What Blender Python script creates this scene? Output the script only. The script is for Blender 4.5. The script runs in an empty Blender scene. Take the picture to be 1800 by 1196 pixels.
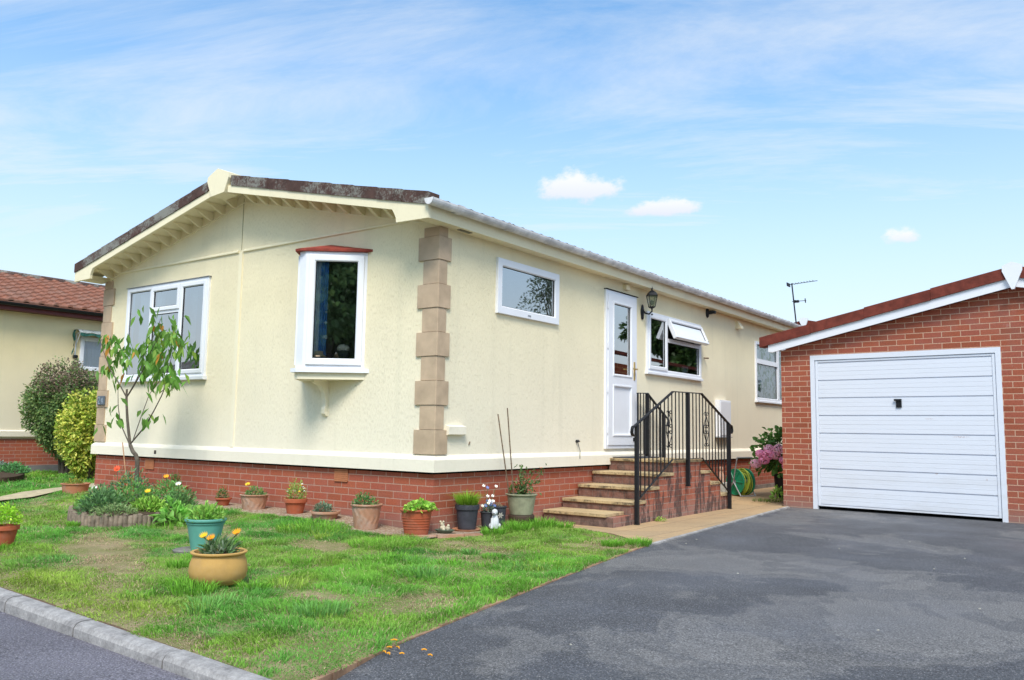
import bpy, math, random
import numpy as np
from mathutils import Vector, Matrix
random.seed(7); rng = np.random.default_rng(11)
sc = bpy.context.scene
C = sc.collection
R_ = math.radians

def lin(r, g, b):
    f = lambda c: (c/255/12.92) if c/255 <= 0.04045 else ((c/255+0.055)/1.055)**2.4
    return (f(r), f(g), f(b), 1.0)

# ------------------------------------------------------------------ node helpers
class NT:
    def __init__(s, name, world=False):
        if world:
            s.m = bpy.data.worlds.new(name); s.m.use_nodes = True
        else:
            s.m = bpy.data.materials.new(name); s.m.use_nodes = True
        s.t = s.m.node_tree; s.t.nodes.clear()
    def n(s, typ, **kw):
        nd = s.t.nodes.new(typ)
        ins = kw.pop('ins', {})
        for k, v in kw.items(): setattr(nd, k, v)
        for k, v in ins.items():
            if isinstance(v, bpy.types.NodeSocket): s.t.links.new(v, nd.inputs[k])
            else: nd.inputs[k].default_value = v
        return nd
    def l(s, a, b): s.t.links.new(a, b)
    def math(s, op, a, b=0.0, clamp=False):
        nd = s.n('ShaderNodeMath', operation=op, use_clamp=clamp, ins={0: a, 1: b}); return nd.outputs[0]
    def mix(s, fac, a, b, mode='MIX'):
        nd = s.n('ShaderNodeMix', data_type='RGBA', blend_type=mode, ins={0: fac, 6: a, 7: b}); return nd.outputs[2]
    def ramp(s, fac, stops, interp='LINEAR'):
        nd = s.n('ShaderNodeValToRGB', ins={0: fac}); cr = nd.color_ramp; cr.interpolation = interp
        while len(cr.elements) < len(stops): cr.elements.new(0.5)
        for e, (p, c) in zip(cr.elements, stops):
            e.position = p; e.color = c if len(c) == 4 else (*c, 1)
        return nd.outputs[0]
    def noise(s, scale, detail=3, rough=0.5, vec=None, sc3=None, dist=0.0):
        if vec is None: vec = s.n('ShaderNodeTexCoord').outputs['Object']
        if sc3 is not None:
            vec = s.n('ShaderNodeMapping', ins={0: vec, 3: sc3}).outputs[0]
        nd = s.n('ShaderNodeTexNoise', ins={'Vector': vec, 'Scale': scale, 'Detail': detail, 'Roughness': rough, 'Distortion': dist})
        return nd.outputs[0]
    def bump(s, h, strength=0.5, dist=0.01, normal=None):
        ins = {'Height': h, 'Strength': strength, 'Distance': dist}
        if normal is not None: ins['Normal'] = normal
        return s.n('ShaderNodeBump', ins=ins).outputs[0]
    def pbr(s, col, rough=0.6, normal=None, spec=0.4, metal=0.0, **extra):
        ins = {'Base Color': col, 'Roughness': rough, 'Specular IOR Level': spec, 'Metallic': metal}
        if normal is not None: ins['Normal'] = normal
        ins.update(extra)
        p = s.n('ShaderNodeBsdfPrincipled', ins=ins)
        o = s.n('ShaderNodeOutputMaterial', ins={0: p.outputs[0]})
        return s.m

def gray(v): return (v, v, v, 1)

def plain(name, col, rough=0.5, spec=0.4, var=0.12, nscale=8, bumpv=0.0, bscale=120, metal=0.0):
    m = NT(name)
    n1 = m.noise(nscale, 5, 0.6)
    c2 = tuple(x*(1-var) for x in col[:3])+(1,); c1 = tuple(min(1, x*(1+var*0.6)) for x in col[:3])+(1,)
    c = m.mix(m.ramp(n1, [(0.35, gray(0)), (0.65, gray(1))]), c2, c1)
    nm = m.bump(m.noise(bscale, 3), bumpv, 0.004) if bumpv else None
    return m.pbr(c, rough, nm, spec, metal)

def mat_render(name, col, streak=1.0, dirt=0.12):
    m = NT(name)
    tc = m.n('ShaderNodeTexCoord').outputs['Object']
    st = m.noise(1.0, 4, 0.65, tc, (100, 100, 24))
    st2 = m.noise(1.0, 2, 0.5, tc, (160, 160, 60))
    big = m.noise(0.9, 5, 0.6, tc)
    pits = m.ramp(st, [(0.30, gray(0)), (0.47, gray(1))])
    h = m.math('ADD', m.math('MULTIPLY', pits, 1.0*streak), m.math('MULTIPLY', st2, 0.35))
    base = m.mix(m.ramp(big, [(0.35, gray(0)), (0.7, gray(1))]), col, tuple(x*(1-dirt) for x in col[:3])+(1,))
    base = m.mix(m.math('SUBTRACT', 0.10, m.math('MULTIPLY', pits, 0.10)), base, tuple(x*0.45 for x in col[:3])+(1,))
    # paler and greyer lower down the wall
    z = m.n('ShaderNodeSeparateXYZ', ins={0: tc}).outputs[2]
    f = m.n('ShaderNodeMapRange', ins={0: z, 1: 2.6, 2: 0.7}).outputs[0]
    base = m.mix(m.math('MULTIPLY', f, 0.8), base, (0.875, 0.805, 0.675, 1))
    # rain marks running down
    run = m.noise(1.0, 4, 0.6, tc, (5, 5, 0.35))
    base = m.mix(m.ramp(run, [(0.56, gray(0)), (0.78, gray(0.16))]), base, (0.42, 0.40, 0.30, 1))
    return m.pbr(base, 0.85, m.bump(h, 0.6, 0.006), 0.2)

def mat_brick(name, c1, c2, mortar, dirt=(0.25, 0.2, 0.2, 1), dirtamt=0.25, black=False, offu=0.0, offv=0.0, msize=0.0055):
    m = NT(name)
    uv = m.n('ShaderNodeTexCoord').outputs['UV']
    mp = m.n('ShaderNodeMapping', ins={0: uv, 1: (offu, offv, 0)}).outputs[0]
    nz = m.noise(14, 2, 0.5, uv)
    br = m.n('ShaderNodeTexBrick', offset=0.5, squash=1.0, ins={'Vector': mp, 'Color1': c1, 'Color2': c2, 'Mortar': mortar, 'Scale': 1.0,
            'Mortar Size': msize, 'Mortar Smooth': 0.15, 'Bias': 0.0, 'Brick Width': 0.225, 'Row Height': 0.075})
    br2 = m.n('ShaderNodeTexBrick', offset=0.5, ins={'Vector': mp, 'Color1': gray(0.0), 'Color2': gray(1.0), 'Mortar': gray(0.5), 'Scale': 1.0,
            'Mortar Size': 0.0, 'Bias': 0.0, 'Brick Width': 0.225, 'Row Height': 0.075})
    dark = m.ramp(br2.outputs[0], [(0.0, gray(0.5)), (0.3, gray(0.88)), (1, gray(1.15))])
    fine = m.noise(55, 4, 0.7, uv)
    fv = m.ramp(fine, [(0.25, gray(0.72)), (0.75, gray(1.18))])
    col = m.mix(1.0, br.outputs[0], fv, 'MULTIPLY')
    notm = m.math('SUBTRACT', 1.0, br.outputs[1])
    col = m.mix(m.math('MULTIPLY', notm, 0.75), col, m.mix(1.0, col, dark, 'MULTIPLY'))
    d = m.noise(2.2, 6, 0.7, uv)
    col = m.mix(m.math('MULTIPLY', m.ramp(d, [(0.48, gray(0)), (0.75, gray(1))]), dirtamt), col, dirt)
    # pale efflorescence
    e = m.noise(3.7, 5, 0.75, m.n('ShaderNodeMapping', ins={0: uv, 1: (9, 4, 0)}).outputs[0])
    col = m.mix(m.ramp(e, [(0.6, gray(0)), (0.8, gray(0.35))]), col, (0.55, 0.5, 0.48, 1))
    # mixed towards a dull dark brown near the ground
    vz = m.n('ShaderNodeSeparateXYZ', ins={0: uv}).outputs[1]
    low = m.n('ShaderNodeMapRange', ins={0: vz, 1: 0.22, 2: 0.0}).outputs[0]
    col = m.mix(m.math('MULTIPLY', low, 0.55), col, (0.27, 0.21, 0.19, 1))
    if black:
        s = m.noise(1.0, 7, 0.75, uv, (5.0, 1.3, 1), 0.25)
        col = m.mix(m.ramp(s, [(0.49, gray(0)), (0.545, gray(0.88)), (0.60, gray(0.5)), (0.64, gray(0.9))]), col, (0.035, 0.033, 0.035, 1))
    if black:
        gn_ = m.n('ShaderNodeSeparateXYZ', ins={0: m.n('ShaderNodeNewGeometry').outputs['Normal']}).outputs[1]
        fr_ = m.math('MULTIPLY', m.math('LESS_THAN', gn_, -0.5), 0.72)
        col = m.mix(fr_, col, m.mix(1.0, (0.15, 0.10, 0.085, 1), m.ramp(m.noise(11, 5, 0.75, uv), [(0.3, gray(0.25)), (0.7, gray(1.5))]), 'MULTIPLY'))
    h = m.math('ADD', m.math('MULTIPLY', notm, 1.0), m.math('MULTIPLY', fine, 0.35))
    return m.pbr(col, 0.85, m.bump(h, 0.6, 0.006), 0.25)

def mat_attr(name, rough=0.55, trans=0.3, spec=0.3):
    m = NT(name)
    a = m.n('ShaderNodeVertexColor', layer_name='Col').outputs[0]
    p = m.n('ShaderNodeBsdfPrincipled', ins={'Base Color': a, 'Roughness': rough, 'Specular IOR Level': spec})
    t = m.n('ShaderNodeBsdfTranslucent', ins={'Color': a})
    mx = m.n('ShaderNodeMixShader', ins={0: trans, 1: p.outputs[0], 2: t.outputs[0]})
    m.n('ShaderNodeOutputMaterial', ins={0: mx.outputs[0]})
    return m.m

def mat_glass(name, refl=0.35, tint=(0.75, 0.82, 0.82, 1)):
    m = NT(name)
    lw = m.n('ShaderNodeFresnel', ins={'IOR': 1.52}).outputs[0]
    fac = m.math('ADD', m.math('MULTIPLY', lw, 0.9), refl, True)
    wob = m.bump(m.noise(1.3, 1), 0.03, 0.02)
    g = m.n('ShaderNodeBsdfGlossy', ins={'Color': (0.92, 0.95, 0.97, 1), 'Roughness': 0.015, 'Normal': wob})
    t = m.n('ShaderNodeBsdfTransparent', ins={'Color': tint})
    mx = m.n('ShaderNodeMixShader', ins={0: fac, 1: t.outputs[0], 2: g.outputs[0]})
    m.n('ShaderNodeOutputMaterial', ins={0: mx.outputs[0]})
    return m.m

def mat_asphalt(name, base, patchy=True):
    m = NT(name)
    tc = m.n('ShaderNodeTexCoord').outputs['Object']
    g1 = m.noise(1.0, 3, 0.75, tc, (105, 105, 105))
    vor = m.n('ShaderNodeTexVoronoi', ins={'Vector': tc, 'Scale': 210.0}).outputs[1]
    vb = m.n('ShaderNodeSeparateColor', ins={0: vor}).outputs[0]
    speck = m.ramp(g1, [(0.30, gray(0.25)), (0.5, gray(0.88)), (0.70, gray(2.1))])
    b = m.mix(m.ramp(m.noise(1.1, 4, 0.6, tc), [(0.35, gray(0)), (0.65, gray(1))]), base, tuple(x*0.72 for x in base[:3])+(1,))
    if patchy:
        w = m.noise(0.6, 7, 0.66, tc, (1.0, 1.0, 1), 0.4)
        for (cx, cy, r_, k_) in ((3.1, 0.15, 0.75, 0.17), (4.05, 0.2, 0.6, 0.2), (3.5, 0.9, 0.5, 0.13), (4.6, -1.5, 0.7, 0.15), (5.0, -0.1, 0.5, 0.08), (3.95, -2.5, 0.5, 0.14), (3.6, 3.9, 1.2, -0.10), (2.6, -1.5, 0.8, -0.08)):
            dv = m.n('ShaderNodeVectorMath', operation='DISTANCE', ins={0: tc, 1: (cx, cy, 0)}).outputs[1]
            g_ = m.n('ShaderNodeMapRange', interpolation_type='SMOOTHSTEP', ins={0: dv, 1: r_*1.3, 2: 0.0, 3: 0.0, 4: k_}).outputs[0]
            w = m.math('ADD', w, g_)
        b = m.mix(m.ramp(w, [(0.51, gray(0)), (0.55, gray(0.5)), (0.60, gray(0.25)), (0.625, gray(0.68)), (0.72, gray(0.5))]), b, (0.205, 0.197, 0.192, 1))
        bl = m.noise(0.9, 3, 0.5, tc, (1, 1, 1))
        b = m.mix(m.ramp(bl, [(0.52, gray(0)), (0.7, gray(0.35))]), b, (0.12, 0.128, 0.155, 1))
    c = m.mix(1.0, b, speck, 'MULTIPLY')
    st = m.ramp(vb, [(0.955, gray(0)), (0.975, gray(0.6))])
    c = m.mix(st, c, (0.42, 0.40, 0.40, 1))
    rough = m.ramp(m.noise(0.8, 3, 0.5, tc), [(0.35, gray(0.5)), (0.6, gray(0.85))])
    return m.pbr(c, rough, m.bump(g1, 0.9, 0.006), 0.35)

def mat_slab(name):
    m = NT(name)
    uv = m.n('ShaderNodeTexCoord').outputs['UV']
    br = m.n('ShaderNodeTexBrick', offset=0.0, ins={'Vector': uv, 'Color1': (0.50, 0.34, 0.19, 1), 'Color2': (0.42, 0.30, 0.18, 1), 'Mortar': (0.16, 0.12, 0.08, 1),
           'Scale': 1.0, 'Mortar Size': 0.005, 'Mortar Smooth': 0.2, 'Bias': 0.0, 'Brick Width': 0.6, 'Row Height': 0.6})
    f = m.noise(30, 5, 0.75, uv)
    c = m.mix(1.0, br.outputs[0], m.ramp(f, [(0.25, gray(0.75)), (0.75, gray(1.15))]), 'MULTIPLY')
    d = m.noise(1.7, 6, 0.7, uv)
    c = m.mix(m.ramp(d, [(0.48, gray(0)), (0.75, gray(0.55))]), c, (0.26, 0.2, 0.13, 1))
    return m.pbr(c, 0.85, m.bump(m.math('SUBTRACT', m.math('MULTIPLY', f, 0.4), br.outputs[1]), 0.5, 0.005), 0.25)

def mat_tread(name):
    m = NT(name)
    tc = m.n('ShaderNodeTexCoord').outputs['Object']
    f = m.noise(40, 5, 0.75, tc)
    c = m.mix(m.ramp(m.noise(3, 5, 0.7, tc), [(0.4, gray(0)), (0.7, gray(1))]), (0.56, 0.42, 0.24, 1), (0.42, 0.31, 0.17, 1))
    c = m.mix(1.0, c, m.ramp(f, [(0.25, gray(0.7)), (0.75, gray(1.15))]), 'MULTIPLY')
    # black algae on vertical edges
    nz = m.n('ShaderNodeNewGeometry').outputs['Normal']
    z = m.math('ABSOLUTE', m.n('ShaderNodeSeparateXYZ', ins={0: nz}).outputs[2])
    side = m.math('MULTIPLY', m.math('SUBTRACT', 1.0, z), m.ramp(m.noise(9, 5, 0.75, tc), [(0.48, gray(0)), (0.62, gray(0.8))]))
    c = m.mix(side, c, (0.05, 0.045, 0.035, 1))
    return m.pbr(c, 0.85, m.bump(f, 0.4, 0.005), 0.25)

def mat_kerb(name):
    m = NT(name)
    tc = m.n('ShaderNodeTexCoord').outputs['Object']
    f = m.noise(60, 5, 0.8, tc)
    c = m.mix(m.ramp(m.noise(5, 7, 0.75, tc), [(0.40, gray(0)), (0.66, gray(1))]), (0.46, 0.44, 0.43, 1), (0.19, 0.18, 0.18, 1))
    c = m.mix(1.0, c, m.ramp(f, [(0.25, gray(0.6)), (0.75, gray(1.2))]), 'MULTIPLY')
    return m.pbr(c, 0.85, m.bump(f, 0.6, 0.006), 0.25)

def mat_lichen(name, base, lich=0.7):
    m = NT(name)
    tc = m.n('ShaderNodeTexCoord').outputs['Object']
    a = m.noise(2.2, 3, 0.6, tc); b = m.noise(38, 5, 0.8, tc)
    k = m.math('ADD', m.math('MULTIPLY', a, 0.75), m.math('MULTIPLY', b, 0.5))
    c = m.mix(m.ramp(m.noise(11, 4, 0.6, tc), [(0.35, gray(0)), (0.65, gray(1))]), base, tuple(x*0.62 for x in base[:3])+(1,))
    c = m.mix(m.ramp(k, [(0.60, gray(0)), (0.70, gray(lich))]), c, (0.27, 0.27, 0.24, 1))
    return m.pbr(c, 0.8, m.bump(b, 0.5, 0.006), 0.25)

def mat_terra(name, col, bleach=0.4):
    m = NT(name)
    tc = m.n('ShaderNodeTexCoord').outputs['Object']
    a = m.noise(9, 5, 0.7, tc); f = m.noise(70, 3, 0.7, tc)
    c = m.mix(m.ramp(a, [(0.45, gray(0)), (0.72, gray(bleach))]), col, (0.52, 0.42, 0.36, 1))
    c = m.mix(m.ramp(m.noise(5, 4, 0.6, tc), [(0.5, gray(0)), (0.75, gray(0.4))]), c, tuple(x*0.45 for x in col[:3])+(1,))
    return m.pbr(c, 0.8, m.bump(f, 0.35, 0.003), 0.25)

M = {}
M['cream'] = mat_render('cream_render', (0.90, 0.795, 0.545, 1))
M['cream_trim'] = mat_render('cream_trim_paint', (0.89, 0.80, 0.57, 1), 0.12, 0.06)
M['plinth'] = mat_render('cream_plinth', (0.88, 0.80, 0.66, 1), 0.5)
M['nb_cream'] = mat_render('neighbour_cream_render', (0.84, 0.70, 0.42, 1), 0.5)
M['quoin'] = plain('brown_quoin_stone', (0.53, 0.395, 0.275, 1), 0.85, 0.2, 0.2, 3.0, 0.5, 160)
M['brick'] = mat_brick('red_skirt_brick', (0.50, 0.135, 0.068, 1), (0.34, 0.088, 0.055, 1), (0.47, 0.27, 0.20, 1), dirtamt=0.2)
M['brick_garage'] = mat_brick('garage_brick', (0.46, 0.125, 0.065, 1), (0.30, 0.085, 0.055, 1), (0.58, 0.36, 0.25, 1), dirtamt=0.2, offu=0.05)
M['brick_step'] = mat_brick('stained_step_brick', (0.47, 0.14, 0.08, 1), (0.34, 0.115, 0.075, 1), (0.38, 0.25, 0.20, 1), dirtamt=0.5, black=True)
M['white'] = plain('white_upvc', (0.80, 0.81, 0.86, 1), 0.28, 0.5, 0.03, 3)
M['white_gar'] = None
M['gutter'] = plain('white_gutter_plastic', (0.70, 0.69, 0.70, 1), 0.45, 0.4, 0.28, 5)
M['black'] = plain('black_metal_paint', (0.012, 0.013, 0.016, 1), 0.45, 0.3, 0.2, 20)
M['void'] = plain('shadow_gap_black', (0.012, 0.012, 0.012, 1), 0.9, 0.1, 0.1)
M['roof'] = mat_lichen('brown_verge_tile', (0.10, 0.055, 0.045, 1), 0.85)
M['roof_red'] = mat_lichen('red_brown_verge', (0.20, 0.045, 0.03, 1), 0.0)
M['redcap'] = mat_lichen('red_bay_roof', (0.33, 0.06, 0.04, 1), 0.0)
M['nb_tile'] = mat_lichen('neighbour_roof_tile', (0.30, 0.125, 0.08, 1), 0.15)
M['maroon'] = plain('maroon_fascia', (0.13, 0.025, 0.025, 1), 0.5)
M['glass'] = mat_glass('window_glass', 0.46)
M['glass_clear'] = mat_glass('clear_glass', 0.06, (0.95, 0.97, 0.97, 1)); M['glass_dark'] = mat_glass('bay_window_glass', 0.26, (0.8, 0.88, 0.88, 1))
M['gold'] = plain('brass', (0.75, 0.55, 0.22, 1), 0.3, 0.5, 0.1, 20, metal=0.8)
M['grey_metal'] = plain('grey_metal', (0.35, 0.36, 0.38, 1), 0.4, 0.5, 0.15, 20, metal=0.4)
M['interior'] = plain('room_wall', (0.42, 0.40, 0.36, 1), 0.9)
M['curtain'] = plain('net_curtain', (0.8, 0.84, 0.86, 1), 0.9, 0.1, 0.1)
M['curtain_blue'] = plain('blue_curtain', (0.12, 0.34, 0.70, 1), 0.9, 0.1, 0.3)
M['asphalt'] = mat_asphalt('driveway_tarmac', (0.098, 0.100, 0.111, 1))
M['road'] = mat_asphalt('road_tarmac', (0.165, 0.155, 0.185, 1), False)
M['slab'] = mat_slab('buff_paving'); M['tread'] = mat_tread('step_slab'); M['kerb'] = mat_kerb('kerb_concrete')
M['leaf'] = mat_attr('leaf', 0.5, 0.35, 0.35); M['blade'] = mat_attr('grass_blade', 0.6, 0.3, 0.2)
M['bark'] = plain('bark', (0.12, 0.10, 0.08, 1), 0.85, 0.2, 0.3, 25, 0.5)
M['soil'] = plain('soil', (0.085, 0.06, 0.042, 1), 0.95, 0.1, 0.4, 40, 0.8)
M['terra'] = mat_terra('terracotta', (0.46, 0.19, 0.10, 1), 0.45)
M['terra_red'] = mat_terra('terracotta_red', (0.40, 0.10, 0.045, 1), 0.15)
M['terra_pale'] = mat_terra('terracotta_weathered', (0.44, 0.23, 0.145, 1), 0.75)
M['teal'] = plain('teal_plastic', (0.12, 0.37, 0.31, 1), 0.5, 0.4, 0.12, 6)
M['yellow_pot'] = mat_terra('ochre_glaze', (0.52, 0.31, 0.10, 1), 0.12)
M['sage'] = plain('sage_ceramic', (0.30, 0.30, 0.20, 1), 0.6, 0.4, 0.2, 14)
M['char'] = plain('charcoal_pot', (0.05, 0.052, 0.065, 1), 0.6, 0.3, 0.2, 14, 0.4, 60)
M['brownpot'] = plain('brown_pot', (0.07, 0.045, 0.03, 1), 0.7)
M['stone'] = plain('pale_stone', (0.42, 0.40, 0.35, 1), 0.85, 0.2, 0.3, 30, 0.4)
M['wood'] = plain('weathered_log', (0.24, 0.19, 0.145, 1), 0.9, 0.2, 0.45, 12, 0.6, 90)
M['orange'] = plain('orange_petal', (0.9, 0.38, 0.01, 1), 0.6); M['yellow'] = plain('yellow_petal', (0.85, 0.55, 0.02, 1), 0.6)
M['redp'] = plain('red_petal', (0.8, 0.08, 0.02, 1), 0.6); M['whitep'] = plain('white_petal', (0.8, 0.8, 0.75, 1), 0.6)
M['cane'] = plain('bamboo_cane', (0.19, 0.13, 0.085, 1), 0.7, 0.2, 0.4, 30)
M['airbrick'] = plain('terracotta_airbrick', (0.50, 0.19, 0.09, 1), 0.8)

def mk_ground(name, a, b, sc_=3.0):
    m = NT(name); tc = m.n('ShaderNodeTexCoord').outputs['Object']
    c = m.mix(m.ramp(m.noise(sc_, 6, 0.7, tc), [(0.35, gray(0)), (0.65, gray(1))]), a, b)
    f = m.noise(70, 4, 0.8, tc)
    c = m.mix(1.0, c, m.ramp(f, [(0.25, gray(0.5)), (0.75, gray(1.35))]), 'MULTIPLY')
    return m.pbr(c, 0.95, m.bump(f, 0.8, 0.02), 0.1)
M['turf'] = mk_ground('turf_thatch', (0.20, 0.23, 0.07, 1), (0.42, 0.32, 0.20, 1), 2.2)
M['ground'] = mk_ground('far_ground', (0.06, 0.09, 0.03, 1), (0.09, 0.11, 0.04, 1))
def mk_gravel():
    m = NT('pea_gravel'); tc = m.n('ShaderNodeTexCoord').outputs['Object']
    v = m.n('ShaderNodeTexVoronoi', ins={'Vector': tc, 'Scale': 75.0})
    h = m.n('ShaderNodeSeparateColor', ins={0: v.outputs[1]}).outputs[0]
    c = m.ramp(h, [(0, (0.22, 0.14, 0.09, 1)), (0.5, (0.36, 0.26, 0.18, 1)), (1, (0.5, 0.42, 0.34, 1))])
    return m.pbr(c, 0.9, m.bump(m.math('SUBTRACT', 1.0, v.outputs[0]), 1.0, 0.01), 0.2)
M['gravel'] = mk_gravel()
def mk_gar():
    m = NT('garage_door_white'); tc = m.n('ShaderNodeTexCoord').outputs['Object']
    n1 = m.noise(1.0, 5, 0.7, tc, (1.2, 1, 6)); z = m.n('ShaderNodeSeparateXYZ', ins={0: tc}).outputs[2]
    low = m.n('ShaderNodeMapRange', ins={0: z, 1: 0.9, 2: 0.0}).outputs[0]
    c = m.mix(m.math('MULTIPLY', m.ramp(n1, [(0.45, gray(0)), (0.75, gray(1))]), m.math('ADD', 0.08, m.math('MULTIPLY', low, 0.4))), (0.72, 0.75, 0.83, 1), (0.5, 0.48, 0.46, 1))
    bp = m.bump(m.noise(1.0, 2, 0.6, tc, (25, 25, 120)), 0.12, 0.003)
    for (sx, sz, rx_, rz_) in ((1.93, 1.03, 0.09, 0.012), (1.55, 1.26, 0.05, 0.008), (2.2, 0.50, 0.012, 0.012), (1.62, 0.55, 0.02, 0.01)):
        sv = m.n('ShaderNodeMapping', ins={0: tc, 1: (-sx/rx_, 0, -sz/rz_), 3: (1/rx_, 0, 1/rz_)}).outputs[0]
        dl = m.n('ShaderNodeVectorMath', operation='LENGTH', ins={0: sv}).outputs[1]
        k_ = m.math('MULTIPLY', m.n('ShaderNodeMapRange', ins={0: dl, 1: 1.3, 2: 0.5}).outputs[0], m.ramp(m.noise(60, 3, 0.7, tc), [(0.4, gray(0)), (0.6, gray(0.7))]))
        c = m.mix(k_, c, (0.42, 0.26, 0.20, 1))
    return m.pbr(c, 0.42, bp, 0.4)
M['white_gar'] = mk_gar()

# ------------------------------------------------------------------ mesh helpers
class MB:
    def __init__(s): s.v = []; s.f = []; s.sm = []; s.mi = []
    def add(s, vs, fs, smooth=False, mi=0):
        o = len(s.v); s.v += [tuple(map(float, v)) for v in vs]
        for f in fs: s.f.append(tuple(i+o for i in f)); s.sm.append(smooth); s.mi.append(mi)
        return s
    def box(s, x0, x1, y0, y1, z0, z1, mi=0, bev=0.0):
        if bev > 0:
            b = min(bev, (x1-x0)/2.01, (y1-y0)/2.01, (z1-z0)/2.01)
            V = []
            for zx, ins in ((z0, b), (z0+b, 0), (z1-b, 0), (z1, b)):
                # octagonal ring
                X0, X1, Y0, Y1 = x0+ins, x1-ins, y0+ins, y1-ins
                c = b*0.5 if ins == 0 else 0.0
                c = b if ins == 0 else b*0.4
                V += [(X0+c, Y0, zx), (X1-c, Y0, zx), (X1, Y0+c, zx), (X1, Y1-c, zx), (X1-c, Y1, zx), (X0+c, Y1, zx), (X0, Y1-c, zx), (X0, Y0+c, zx)]
            F = [tuple(range(7, -1, -1)), tuple(range(24, 32))]
            for r in range(3):
                for i in range(8):
                    j = (i+1) % 8; F.append((r*8+i, r*8+j, r*8+8+j, r*8+8+i))
            return s.add(V, F, False, mi)
        V = [(x0, y0, z0), (x1, y0, z0), (x1, y1, z0), (x0, y1, z0), (x0, y0, z1), (x1, y0, z1), (x1, y1, z1), (x0, y1, z1)]
        return s.add(V, [(0, 3, 2, 1), (4, 5, 6, 7), (0, 1, 5, 4), (1, 2, 6, 5), (2, 3, 7, 6), (3, 0, 4, 7)], False, mi)
    def prism(s, poly, vec, mi=0, smooth=False):
        n = len(poly); P = [Vector(p) for p in poly]; v = Vector(vec)
        V = P+[p+v for p in P]
        F = [tuple(range(n-1, -1, -1)), tuple(range(n, 2*n))]
        for i in range(n): j = (i+1) % n; F.append((i, j, j+n, i+n))
        return s.add(V, F, smooth, mi)
    def tube(s, pts, rad, seg=8, cap=True, mi=0):
        P = [Vector(p) for p in pts]; n = len(P)
        if not hasattr(rad, '__len__'): rad = [rad]*n
        V = []; prev = None
        for i, p in enumerate(P):
            t = (P[min(i+1, n-1)]-P[max(i-1, 0)]).normalized()
            a = prev if prev is not None else (Vector((0, 0, 1)) if abs(t.z) < 0.9 else Vector((1, 0, 0)))
            b = t.cross(a).normalized(); a = b.cross(t).normalized(); prev = a
            for k in range(seg):
                an = 2*math.pi*k/seg; V.append(p+(a*math.cos(an)+b*math.sin(an))*rad[i])
        F = []
        for i in range(n-1):
            for k in range(seg):
                k2 = (k+1) % seg; F.append((i*seg+k, i*seg+k2, (i+1)*seg+k2, (i+1)*seg+k))
        s.add(V, F, True, mi)
        if cap:
            s.add(V[:seg], [tuple(range(seg-1, -1, -1))], False, mi); s.add(V[-seg:], [tuple(range(seg))], False, mi)
        return s
    def lathe(s, prof, c=(0, 0, 0), seg=36, sx=1.0, sy=1.0, mi=0, wob=None):
        V = []
        for r, z in prof:
            for k in range(seg):
                a = 2*math.pi*k/seg; rr = r*(1+(wob(a, z) if wob else 0))
                V.append((c[0]+rr*math.cos(a)*sx, c[1]+rr*math.sin(a)*sy, c[2]+z))
        F = []
        for i in range(len(prof)-1):
            for k in range(seg):
                k2 = (k+1) % seg; F.append((i*seg+k, i*seg+k2, (i+1)*seg+k2, (i+1)*seg+k))
        s.add(V, F, True, mi)
        if prof[0][0] > 1e-4: s.add(V[:seg], [tuple(range(seg-1, -1, -1))], False, mi)
        if prof[-1][0] > 1e-4: s.add(V[-seg:], [tuple(range(seg))], False, mi)
        return s
    def ball(s, c, r, seg=16, rings=10, sx=1, sy=1, sz=1, mi=0, j=0.0):
        V = []; 
        for i in range(rings+1):
            th = math.pi*i/rings
            for k in range(seg):
                a = 2*math.pi*k/seg; q = r*(1+random.uniform(-j, j)) if 0 < i < rings else r
                V.append((c[0]+q*sx*math.sin(th)*math.cos(a), c[1]+q*sy*math.sin(th)*math.sin(a), c[2]+q*sz*math.cos(th)))
        F = []
        for i in range(rings):
            for k in range(seg):
                k2 = (k+1) % seg; F.append((i*seg+k, (i+1)*seg+k, (i+1)*seg+k2, i*seg+k2))
        return s.add(V, F, True, mi)

def tag(o, label=None, cat=None, group=None, kind=None):
    if label: o['label'] = label
    if cat: o['category'] = cat
    if group: o['group'] = group
    if kind: o['kind'] = kind
    return o

def thing(name, label, cat, loc=(0, 0, 0), rotz=0.0, group=None):
    o = bpy.data.objects.new(name, None); C.objects.link(o); o.empty_display_size = 0.1
    o.location = loc; o.rotation_euler = (0, 0, rotz)
    return tag(o, label, cat, group)

def obj(name, mb, mat, parent=None, world=False):
    """link a mesh; world=True: vertices are in world space and are moved into the (unrotated) parent's space"""
    me = bpy.data.meshes.new(name)
    V = mb.v
    if world and parent is not None:
        off = Vector((0, 0, 0)); p = parent
        while p is not None: off += p.location; p = p.parent
        V = [(v[0]-off.x, v[1]-off.y, v[2]-off.z) for v in V]
    me.from_pydata(V, [], mb.f)
    for i, p in enumerate(me.polygons): p.use_smooth = mb.sm[i]; p.material_index = mb.mi[i]
    mats = mat if isinstance(mat, (list, tuple)) else [mat]
    for m_ in mats: me.materials.append(m_)
    uvl = me.uv_layers.new(name='UVMap')
    me.update()
    for p in me.polygons:
        n = p.normal; ax = max(range(3), key=lambda k: abs(n[k]))
        for li in p.loop_indices:
            v = me.vertices[me.loops[li].vertex_index].co
            uvl.data[li].uv = (v.y, v.z) if ax == 0 else ((v.x, v.z) if ax == 1 else (v.x, v.y))
    o = bpy.data.objects.new(name, me); C.objects.link(o)
    if parent is not None: o.parent = parent
    if any(mb.sm):
        try: me.set_sharp_from_angle(angle=R_(40))
        except Exception: pass
    return o

def struct(name, mb, mat): return tag(obj(name, mb, mat), kind='structure')

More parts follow.
